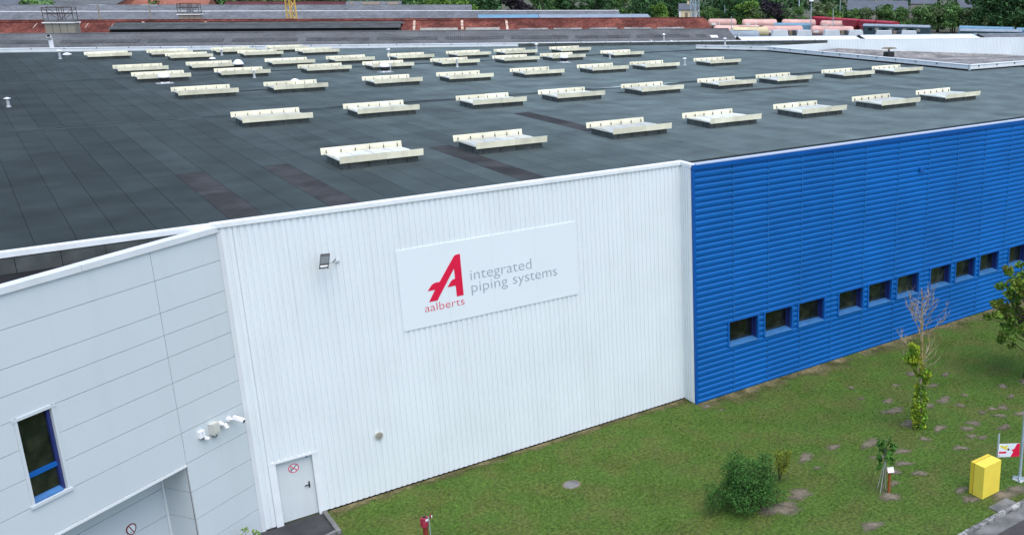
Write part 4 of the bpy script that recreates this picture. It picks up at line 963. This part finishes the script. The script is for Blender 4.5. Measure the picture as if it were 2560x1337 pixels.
# power poles
def tpole(s, t, h, label):
    o = bgthing('power_pole', label, 'pole', s, t, 'wooden power poles among the sheds')
    MB().tube((0, 0, 0), (.25, 0, h), .17, .12, n=7).build('pole', 'plaster_grey', o); MB().box(-1.1, 1.6, -.06, .06, h-.35, h-.2).build('crossarm', 'pale_steel', o)
tpole(-66.4, 214, 11.35, 'wooden power pole with crossarm right of the lift house'); tpole(-58.1, 214, 11.3, 'wooden power pole with crossarm over the grey monitor roof')
# lattice towers
def lattice(name, label, x, y, h, w_, mt_l, cat, r_=.06, step=2.0, taper=.6):
    o = thing(name, label, cat, (x, y, 0), R(20)); m = MB(); m2 = MB()
    cs = [(-1, -1), (1, -1), (1, 1), (-1, 1)]
    W_ = lambda z: w_*(1-(1-taper)*z/h)/2
    for a, b in cs: m.tube((a*W_(0), b*W_(0), 0), (a*W_(h), b*W_(h), h), r_*1.6, n=5)
    k = 0; z = 0
    while z < h-.1:
        z1 = min(z+step, h)
        for i in range(4):
            a, b = cs[i], cs[(i+1) % 4]
            p0 = (a[0]*W_(z), a[1]*W_(z), z); p1 = (b[0]*W_(z1), b[1]*W_(z1), z1)
            if k % 2: p0, p1 = (b[0]*W_(z), b[1]*W_(z), z), (a[0]*W_(z1), a[1]*W_(z1), z1)
            m2.tube(p0, p1, r_, n=4)
        z = z1; k += 1
    m.build('leg', mt_l, o); m2.build('brace', mt_l, o)
lattice('lattice_crane', 'yellow lattice crane mast rising between the grey roofs', *BG(-33.9, 214, 0)[:2], 16, 1.35, 'crane_yellow', 'crane', .07, 1.3, .85)
lattice('lattice_pylon', 'pale lattice pylon in front of the cream cottage', 151.6, 213.6, 24, 1.9, 'pale_steel', 'pylon', .09, 2.6, .8)
# cottage and houses
def house(name, label, x, y, rz, L, D, ze, zr, mw, mr, door=False):
    o = thing(name, label, 'house', (x, y, 0), rz, 'houses beyond the works')
    m = MB(); m.box(0, L, 0, D, 0, ze); m.build('wall', mw, o)
    for xx in (0.0, L-.25): MB().prism([(0, ze), (D, ze), (D/2, zr)], 'x', xx, xx+.25).build('gable', mw, o)
    r = MB(); r.prism([(-.3, ze-.12), (-.3, ze+.08), (D/2, zr+.22), (D/2, zr+.02)], 'x', -.2, L+.2); r.prism([(D+.3, ze-.12), (D/2, zr+.02), (D/2, zr+.22), (D+.3, ze+.08)], 'x', -.2, L+.2)
    r = r.build('roof', mr, o); MB().box(L*.45, L*.45+.8, D/2-.3, D/2+.3, zr-.4, zr+1.0).build('chimney', mw, r)
    if door:
        d = MB().box(L*.32, L*.32+.95, -.03, -.002, 3.2, 5.6).build('door', 'rust_sheet', o)
        w1 = MB().box(L*.72, L*.72+.9, -.03, -.002, 4.1, 5.6).build('window', 'wagon_grey', o)
        w2 = MB().box(-.03, -.002, D*.42, D*.42+1.0, 4.9, 6.5).build('window', 'bark_dark', o); MB().box(-.05, -.031, D*.42-.9, D*.42-.05, 4.9, 6.5).build('shutter', 'far_white', w2)
        MB().box(-.06, .5, -.05, -.003, 0, 6.3).build('quoin', 'far_white', o)
    return o
house('cream_cottage', 'small cream cottage with slate roof and chimney behind the rusty shed', 164.0, 240.0, math.atan2(-2.6, 3.7), 5.8, 4.2, 6.5, 8.2, 'plaster_cream', 'slate_far', True)
house('white_house', 'white gabled house with blue slate roof at the top left corner', -9.6, 253.3, R(-4), 4.6, 6, 8.2, 11.2, 'far_white', 'slate_far')
house('grey_house', 'pale gabled house half hidden by a tree near the top left', -4.6, 258.1, R(-4), 4.2, 6, 8.0, 11.0, 'far_white', 'slate_far')
hb = math.atan2(190.7-206.0, 222.7-207.8)
house('long_slate_house', 'long slate roof showing above the bushes right of the wagons', 226.5, 226.5, hb, 21, 8, 6.0, 9.0, 'plaster_grey', 'slate_far')
house('slate_house', 'steep slate-roofed house among the trees near the top right', 249.5, 217.5, hb, 9, 8, 8.0, 11.6, 'plaster_grey', 'slate_far')
house('turret_house', 'grey-roofed house beside the dark trees at the top right', 257.5, 202.5, hb, 6, 7, 6.8, 11.0, 'plaster_grey', 'slate_far')
# masts and lamps
def mast(x, y, h, r_, label, lamp=False):
    o = thing('lamp_mast' if lamp else 'mast', label, 'lamp post' if lamp else 'mast', (x, y, 0), 0, 'thin masts beyond the wagons')
    MB().tube((0, 0, 0), (0, 0, h), r_*1.3, r_, n=8).build('pole', 'pale_steel', o)
    if lamp: MB().lathe([(.2, h), (.75, h+.1), (.7, h+.35), (.2, h+.5)], n=12).build('lamp_head', 'far_white', o)
mast(178.6, 192.2, 10.0, .12, 'lamp mast with a white head above the red wagons', True); mast(195.6, 217.1, 22, .17, 'thick pale mast left of the lamp mast')
mast(212.4, 215.4, 22, .10, 'thin pale mast right of the lamp mast'); mast(183.4, 187.7, 8.0, .10, 'short grey mast before the red wagons')
mast(155, 259.2, 8.6, .12, 'short wooden mast before the dark trees in the middle'); mast(176.8, 232.4, 14, .10, 'thin mast behind the cottage bushes')
mast(133.9, 172.5, 7.2, .09, 'dark thin mast in front of the pink tank wagons')

# --- railway wagons
def wagon(kind, x0, y0, x1, y1, label):
    L = math.hypot(x1-x0, y1-y0)-.5; a = math.atan2(y1-y0, x1-x0)
    o = thing({'coach': 'railway_coach', 'red': 'hopper_wagon', 'white': 'silo_wagon', 'flat': 'covered_wagon', 'blue': 'covered_wagon'}.get(kind, 'tank_wagon'), label, 'wagon', (x0, y0, 0), a, 'railway wagons parked beyond the hall')
    mt_ = {'pink': 'wagon_pink', 'cream': 'wagon_cream', 'grey': 'wagon_grey', 'white': 'wagon_white', 'red': 'wagon_red', 'coach': 'coach_teal', 'flat': 'wagon_blue', 'blue': 'wagon_blue'}[kind]
    MB().box(.2, L-.2, -1.2, 1.2, .95, 1.2).build('underframe', 'dark_metal', o)
    m = MB()
    for xx in (1.4, 2.9, L-2.9, L-1.4):
        for yy in (-.78, .70): m.tube((xx, yy, .46), (xx, yy+.08, .46), .46, n=12)
    m.build('wheel', 'rust_sheet', o)
    if kind in ('pink', 'cream', 'grey'):
        n = 18; prof = [(-.0, .7), (.15, 1.1), (.5, 1.38), (1.0, 1.42), (L*.5, 1.38), (L-1.0, 1.42), (L-.5, 1.38), (L-.15, 1.1), (L, .7)]
        m = MB()
        for px, pr in prof:
            for k in range(n): t = 2*math.pi*k/n; m.v.append((px, pr*math.cos(t), 2.63+pr*math.sin(t)))
        for i in range(len(prof)-1):
            for k in range(n): j = (k+1) % n; m.f.append((i*n+k, i*n+j, (i+1)*n+j, (i+1)*n+k)); m.m.append(0); m.t.append(1)
        m.f.append(tuple(range(n))); m.f.append(tuple((len(prof)-1)*n+k for k in range(n))); m.m += [0, 0]; m.t += [1, 1]
        m.build('tank', mt_, o, smooth=True)
        MB().box(L*.36, L*.38, -1.46, 1.46, 1.25, 3.4).build('ladder', 'far_white', o)
        MB().box(.9, 2.4, -1.47, -1.44, 2.2, 2.75).build('notice_plate', 'far_white', o)
        MB().box(L*.2, L*.8, -.35, .35, 4.03, 4.09).build('walkway', 'rooflight_grey', o)
    elif kind == 'white':
        for a0, a1 in ((.2, L*.42), (L*.60, L-.2)):
            MB().prism([(a0, 1.2), (a1, 1.2), (a1-.1, 2.6), (a1-.35, 3.9), (a0+.45, 3.9), (a0+.1, 2.6)], 'y', -1.3, 1.3).build('silo', mt_, o)
        MB().box(L*.43, L*.50, -1.2, 1.2, 1.2, 3.8).build('brown_gear', 'rust_sheet', o); MB().box(L*.505, L*.59, -1.2, 1.2, 1.2, 3.85).build('dark_gear', 'dark_metal', o)
    elif kind == 'red':
        MB().prism([(0.1, 4.4), (L-.1, 4.4), (L-.4, 2.9), (L*.62, 1.3), (L*.38, 1.3), (.4, 2.9)], 'y', -1.4, 1.4).build('hopper', mt_, o)
        MB().prism([(-1.4, 4.401), (1.4, 4.401), (.7, 4.75), (-.7, 4.75)], 'x', .1, L-.1).build('lid', mt_, o)
        m = MB(); m.tube((.3, -1.3, 1.2), (1.5, -1.3, 4.2), .08, n=5).tube((L-.3, -1.3, 1.2), (L-1.5, -1.3, 4.2), .08, n=5); m.build('brace', 'rust_red', o)
    elif kind == 'coach':
        MB().box(0, L, -1.4, 1.4, 1.21, 3.6).build('body', mt_, o)
        n = 10; MB().prism([(1.42*math.cos(math.pi*k/n), 3.601+.62*math.sin(math.pi*k/n)) for k in range(n+1)], 'x', 0, L).build('roof', 'wagon_grey', o)
        for k in range(int(L/2)-1): MB().box(1.6+2*k, 2.7+2*k, -1.43, -1.402, 2.4, 3.2).build('window', 'rooflight_grey' if k % 2 else 'black_gap', o)
    else:
        MB().box(.1, L-.1, -1.4, 1.4, 1.21, 3.0).build('body', mt_, o)
        n = 8; MB().prism([(1.42*math.cos(math.pi*k/n), 3.001+.7*math.sin(math.pi*k/n)) for k in range(n+1)], 'x', .1, L-.1).build('roof', mt_, o)
    return o
WAG = [('pink', 166.9, 228.1, 175.3, 223.5, 'faded pink tank wagon half hidden by the gable of the rusty shed'), ('pink', 174.6, 220.4, 184.8, 214.7, 'faded pink tank wagon left of a gap in the back row'), ('pink', 185.8, 214.2, 193.9, 206.2, 'faded pink tank wagon with a white band in the back row'),
       ('pink', 190.7, 201.3, 198.2, 193.7, 'ribbed pink tank wagon in front of the red hoppers'), ('pink', 143.2, 192.8, 154.8, 186.0, 'pink tank wagon leftmost in the middle row'), ('pink', 153.3, 184.2, 163.7, 178.1, 'pink tank wagon behind the cream tank'),
       ('pink', 165.3, 177.1, 172.9, 167.3, 'pink tank wagon rightmost in the middle row'), ('cream', 142.0, 183.1, 151.0, 177.7, 'cream tank wagon between pink and slate-grey tanks'), ('grey', 129.7, 169.3, 137.3, 164.7, 'slate-grey tank wagon beside the grey shed gable'),
       ('white', 141.7, 166.4, 151.5, 160.5, 'pale grey silo wagon leftmost of three'), ('white', 153.3, 159.4, 163.0, 153.5, 'pale silo wagon in the middle of three'), ('white', 163.6, 150.9, 172.4, 143.2, 'pale silo wagon rightmost of three, before the dark coach'),
       ('coach', 183.7, 174.9, 193.7, 157.9, 'dark teal railway coach with a rounded roof'), ('pink', 159.5, 107.7, 164.8, 100.9, 'pink tank wagon nearest the right edge'), ('pink', 164.8, 118.8, 170.7, 109.5, 'pink tank wagon one track behind the right-edge one'),
       ('grey', 147.0, 95.5, 152.7, 90.3, 'slate-grey tank wagon at the right edge'), ('blue', 208.2, 159.9, 214.8, 144.9, 'light blue covered wagon below the brown thicket'), ('blue', 213.1, 143.2, 217.0, 133.1, 'light blue covered wagon cut by the right edge'),
       ('flat', 175.7, 130.2, 184.7, 120.4, 'blue-green covered wagon behind the pink tanks at the right'), ('flat', 172.1, 201.6, 180.4, 193.8, 'blue covered wagon between the pink rows'), ('coach', 186.5, 141.8, 196.5, 128.6, 'dark coach at the right edge below the blue wagons')]
for wg in WAG: wagon(*wg)
px, py = 198.7, 212.8
for k in range(5):
    wagon('red', 198.7-1.3*k, 212.8-8.6*k, 198.7-1.3*(k+1), 212.8-8.6*(k+1)+.2, '%s crimson hopper wagon from the far end of the red rake' % ORD[k])
# low sheds and plank fence beyond the parapet on the right
for k, (s0, s1, t, z) in enumerate(((52, 78, 198, 5.0), (79, 106, 198, 5.1), (107, 150, 197, 5.1))):
    o, r = shed('low_store', ['low store with pale blue-grey roof under the silo wagons', 'second low pale-roofed store next along the yard', 'low pale-roofed store furthest right along the yard'][k], s0, s1, t+4, z, t-4, z-1.2, t+11, z-1.5, 'wagon_white' if k < 2 else 'fibre_light', 'plaster_grey', .6, 'wagon_grey', 'low stores by the yard')
shed('right_shed', 'grey corrugated shed roof with a rusty ridge at the right edge', 70, 125, 122, 8.6, 110, 6.2, 130, 6.0, 'fibre_cement', 'plaster_grey', .25, 'rust_sheet')

# --- trees beyond
def crown_pts(kind, seed):
    q = random.Random(seed); out = []
    if kind == 'conifer':
        for k in range(16):
            z = 1.5+8.3*k/15; w_ = 3.0*(1-z/10.4)+.25
            for j in range(3): a = q.uniform(0, 6.28); out.append(((math.cos(a)*w_*.5, math.sin(a)*w_*.5, z), (w_*.6, w_*.6, .5), 42))
        return out
    for k in range(22):
        a = q.uniform(0, 6.28); z = q.uniform(2.0, 8.8); w_ = 3.4*math.sqrt(max(.05, 1-((z-4.8)/5.2)**2)); rad = q.uniform(.3, 1.0)*w_
        s = q.uniform(1.0, 1.9); out.append(((math.cos(a)*rad, math.sin(a)*rad, z), (s, s, s*.8), 95))
    return out
TM = {'dark': 'leaf_far_dark', 'mid': 'leaf_far_mid', 'bright': 'leaf_far_bright', 'willow': 'leaf_far_willow', 'purple': 'leaf_far_purple', 'conifer': 'leaf_far_dark'}
PROTO = {}
for kd, mtn in TM.items():
    for v in range(3 if kd in ('dark', 'mid', 'willow') else 1):
        pts = crown_pts(kd, hash(kd) % 7+v*13 if False else len(kd)*5+v*13); rng = np.random.default_rng(len(kd)+v)
        PROTO[kd, v] = leaf_mesh('crown', mtn, [p[0] for p in pts], [p[1] for p in pts], [p[2] for p in pts], .34, .6, rng, .55)
trunk = MB().path([(0, 0, 0), (.1, 0, 2.5), (0, .1, 5), (.05, 0, 7.5)], .28, .08, 7).tube((.05, .05, 3), (1.6, .5, 5.5), .11, .05, 5).tube((.05, .05, 3.4), (-1.4, -.8, 6), .11, .05, 5).mesh('trunk', 'bark_dark')
TREES = [('mid', 205.5, 196.0, 7.2), ('willow', 208.5, 191.0, 7.0), ('mid', 211.5, 186.5, 7.6), ('mid', 214.5, 181.5, 7.8), ('willow', 216.5, 176.0, 8.0), ('mid', 218.5, 170.5, 8.4), ('dark', 222, 166, 9.5), ('mid', 203.5, 199.5, 7.0), ('mid', 224.5, 176.5, 9.5), ('mid', 226.5, 184.0, 9.0), ('dark', 229.5, 170.0, 12), ('dark', 228.5, 160.0, 13), ('dark', 222.5, 153.5, 13), ('mid', 206.5, 152.5, 6.0), ('willow', 205.5, 137.5, 6), ('mid', 197.5, 195.0, 6), ('mid', 188.5, 199.5, 6), ('mid', 18.8, 265.8, 9), ('mid', 23.8, 270.2, 10), ('dark', 32.7, 294.1, 11), ('dark', 39.0, 293.0, 12), ('mid', 45.3, 301.9, 11), ('dark', 52.2, 310.7, 12), ('mid', 58.5, 304.2, 12), ('mid', 67.2, 307.2, 12), ('dark', 76.6, 306.6, 12), ('mid', 83.9, 302.4, 11), ('dark', 91.9, 294.4, 12), ('mid', 95.2, 282.6, 10), ('bright', 99.4, 275.7, 11), ('bright', 107.9, 277.6, 11), ('conifer', 113.1, 269.9, 13), ('purple', 122.4, 271.1, 12), ('mid', 131.9, 272.0, 12), ('dark', 141.7, 272.6, 13), ('dark', 149.7, 268.1, 14), ('mid', 152.5, 254.9, 11), ('conifer', 155.1, 247.4, 14), ('bright', 155.1, 237.9, 9), ('dark', 167.6, 251.2, 13), ('dark', 189.4, 272.6, 14), ('mid', 166.6, 227.5, 7.5), ('mid', 166.6, 221.3, 6.5), ('dark', 173.8, 224.6, 11), ('bright', 182.0, 228.4, 10), ('willow', 177.3, 216.8, 8.5), ('purple', 186.2, 218.6, 10), ('mid', 182.8, 209.7, 7), ('mid', 185.3, 204.9, 7.5), ('willow', 196.2, 205.9, 9.5), ('bright', 196.3, 200.4, 7), ('mid', 193.5, 192.0, 6), ('willow', 198.8, 189.6, 7.5), ('mid', 200.2, 182.5, 8.5), ('mid', 202.5, 177.2, 7.5), ('mid', 202.8, 167.9, 8), ('mid', 205.8, 161.4, 7), ('willow', 211.0, 158.3, 8), ('dark', 211.4, 151.4, 12), ('dark', 212.3, 143.7, 13), ('dark', 213.9, 138.1, 12), ('willow', 201.3, 144.8, 5), ('mid', 201.4, 138.2, 4.5), ('willow', 200.8, 130.6, 5), ('mid', -5.0, 298.2, 11), ('mid', -3.3, 254.5, 11.5), ('dark', 2.3, 312.7, 13), ('dark', -9.1, 298.3, 12), ('mid', 177.4, 209.0, 5), ('mid', 191.7, 186.7, 5), ('dark', 114.0, 285.9, 14)]
KIND = {'dark': 'dark green broadleaf tree', 'mid': 'mid-green bushy tree', 'bright': 'bright yellow-green tree', 'willow': 'pale grey-green willow bush', 'purple': 'dark purple-leaved tree', 'conifer': 'dark slim conifer'}
def push(t):
    k, x, y, h = t; d = math.hypot(x-CAM.x, y-CAM.y); az = math.degrees(math.atan2(x-CAM.x, y-CAM.y))
    if az > 33 and d < 329:
        d2 = 329+(d-300)*.12 if az < 56 else 316; return (k, CAM.x+(x-CAM.x)*d2/d, CAM.y+(y-CAM.y)*d2/d, h*d2/d)
    return t
TREES = [push(t) for t in TREES]
angs = sorted(range(len(TREES)), key=lambda i: math.atan2(TREES[i][1]-CAM.x, TREES[i][2]-CAM.y)); rank = {}; cntk = {}
for i in angs: kd = TREES[i][0]; rank[i] = cntk.get(kd, 0); cntk[kd] = rank[i]+1
def ordn(n_): return ORD[n_] if n_ < 12 else ['thirteenth', 'fourteenth', 'fifteenth', 'sixteenth', 'seventeenth', 'eighteenth', 'nineteenth', 'twentieth', 'twenty-first', 'twenty-second', 'twenty-third', 'twenty-fourth', 'twenty-fifth', 'twenty-sixth', 'twenty-seventh', 'twenty-eighth', 'twenty-ninth', 'thirtieth', 'thirty-first', 'thirty-second', 'thirty-third', 'thirty-fourth'][n_-12] if True else ['thirteenth', 'fourteenth', 'fifteenth', 'sixteenth', 'seventeenth', 'eighteenth', 'nineteenth', 'twentieth', 'twenty-first', 'twenty-second', 'twenty-third', 'twenty-fourth', 'twenty-fifth', 'twenty-sixth'][n_-12]
q = random.Random(77)
for i, (kd, x, y, h) in enumerate(TREES):
    o = thing('tree', '%s beyond the works, %s of its kind from the left' % (KIND[kd], ordn(rank[i])), 'tree', (x, y, 0), q.uniform(0, 6.28), 'trees beyond the works')
    nv = 3 if kd in ('dark', 'mid', 'willow') else 1
    s = h/10; o.scale = (s*q.uniform(.95, 1.25), s*q.uniform(.95, 1.25), s)
    put('crown', PROTO[kd, i % nv], o); put('trunk', trunk, o)
# the far wood, one mass
def wood():
    rng = np.random.default_rng(8); C_ = []; R_ = []; K_ = []
    for k in range(260):
        az = R(rng.uniform(-4, 72)); d = rng.uniform(372, 455) if az < R(62) else rng.uniform(330, 420)
        x = CAM.x+d*math.sin(az); y = CAM.y+d*math.cos(az); z = rng.uniform(2, 15); s = rng.uniform(3.5, 6)
        C_.append((x, y, z)); R_.append((s, s, s*.8)); K_.append(150)
    o = put('far_wood', leaf_mesh('far_wood', 'leaf_far_dark', C_, R_, K_, .85, .6, rng, .5)); o['kind'] = 'stuff'
    o['label'] = 'dark mass of trees closing the view along the top'; o['category'] = 'wood'
wood()
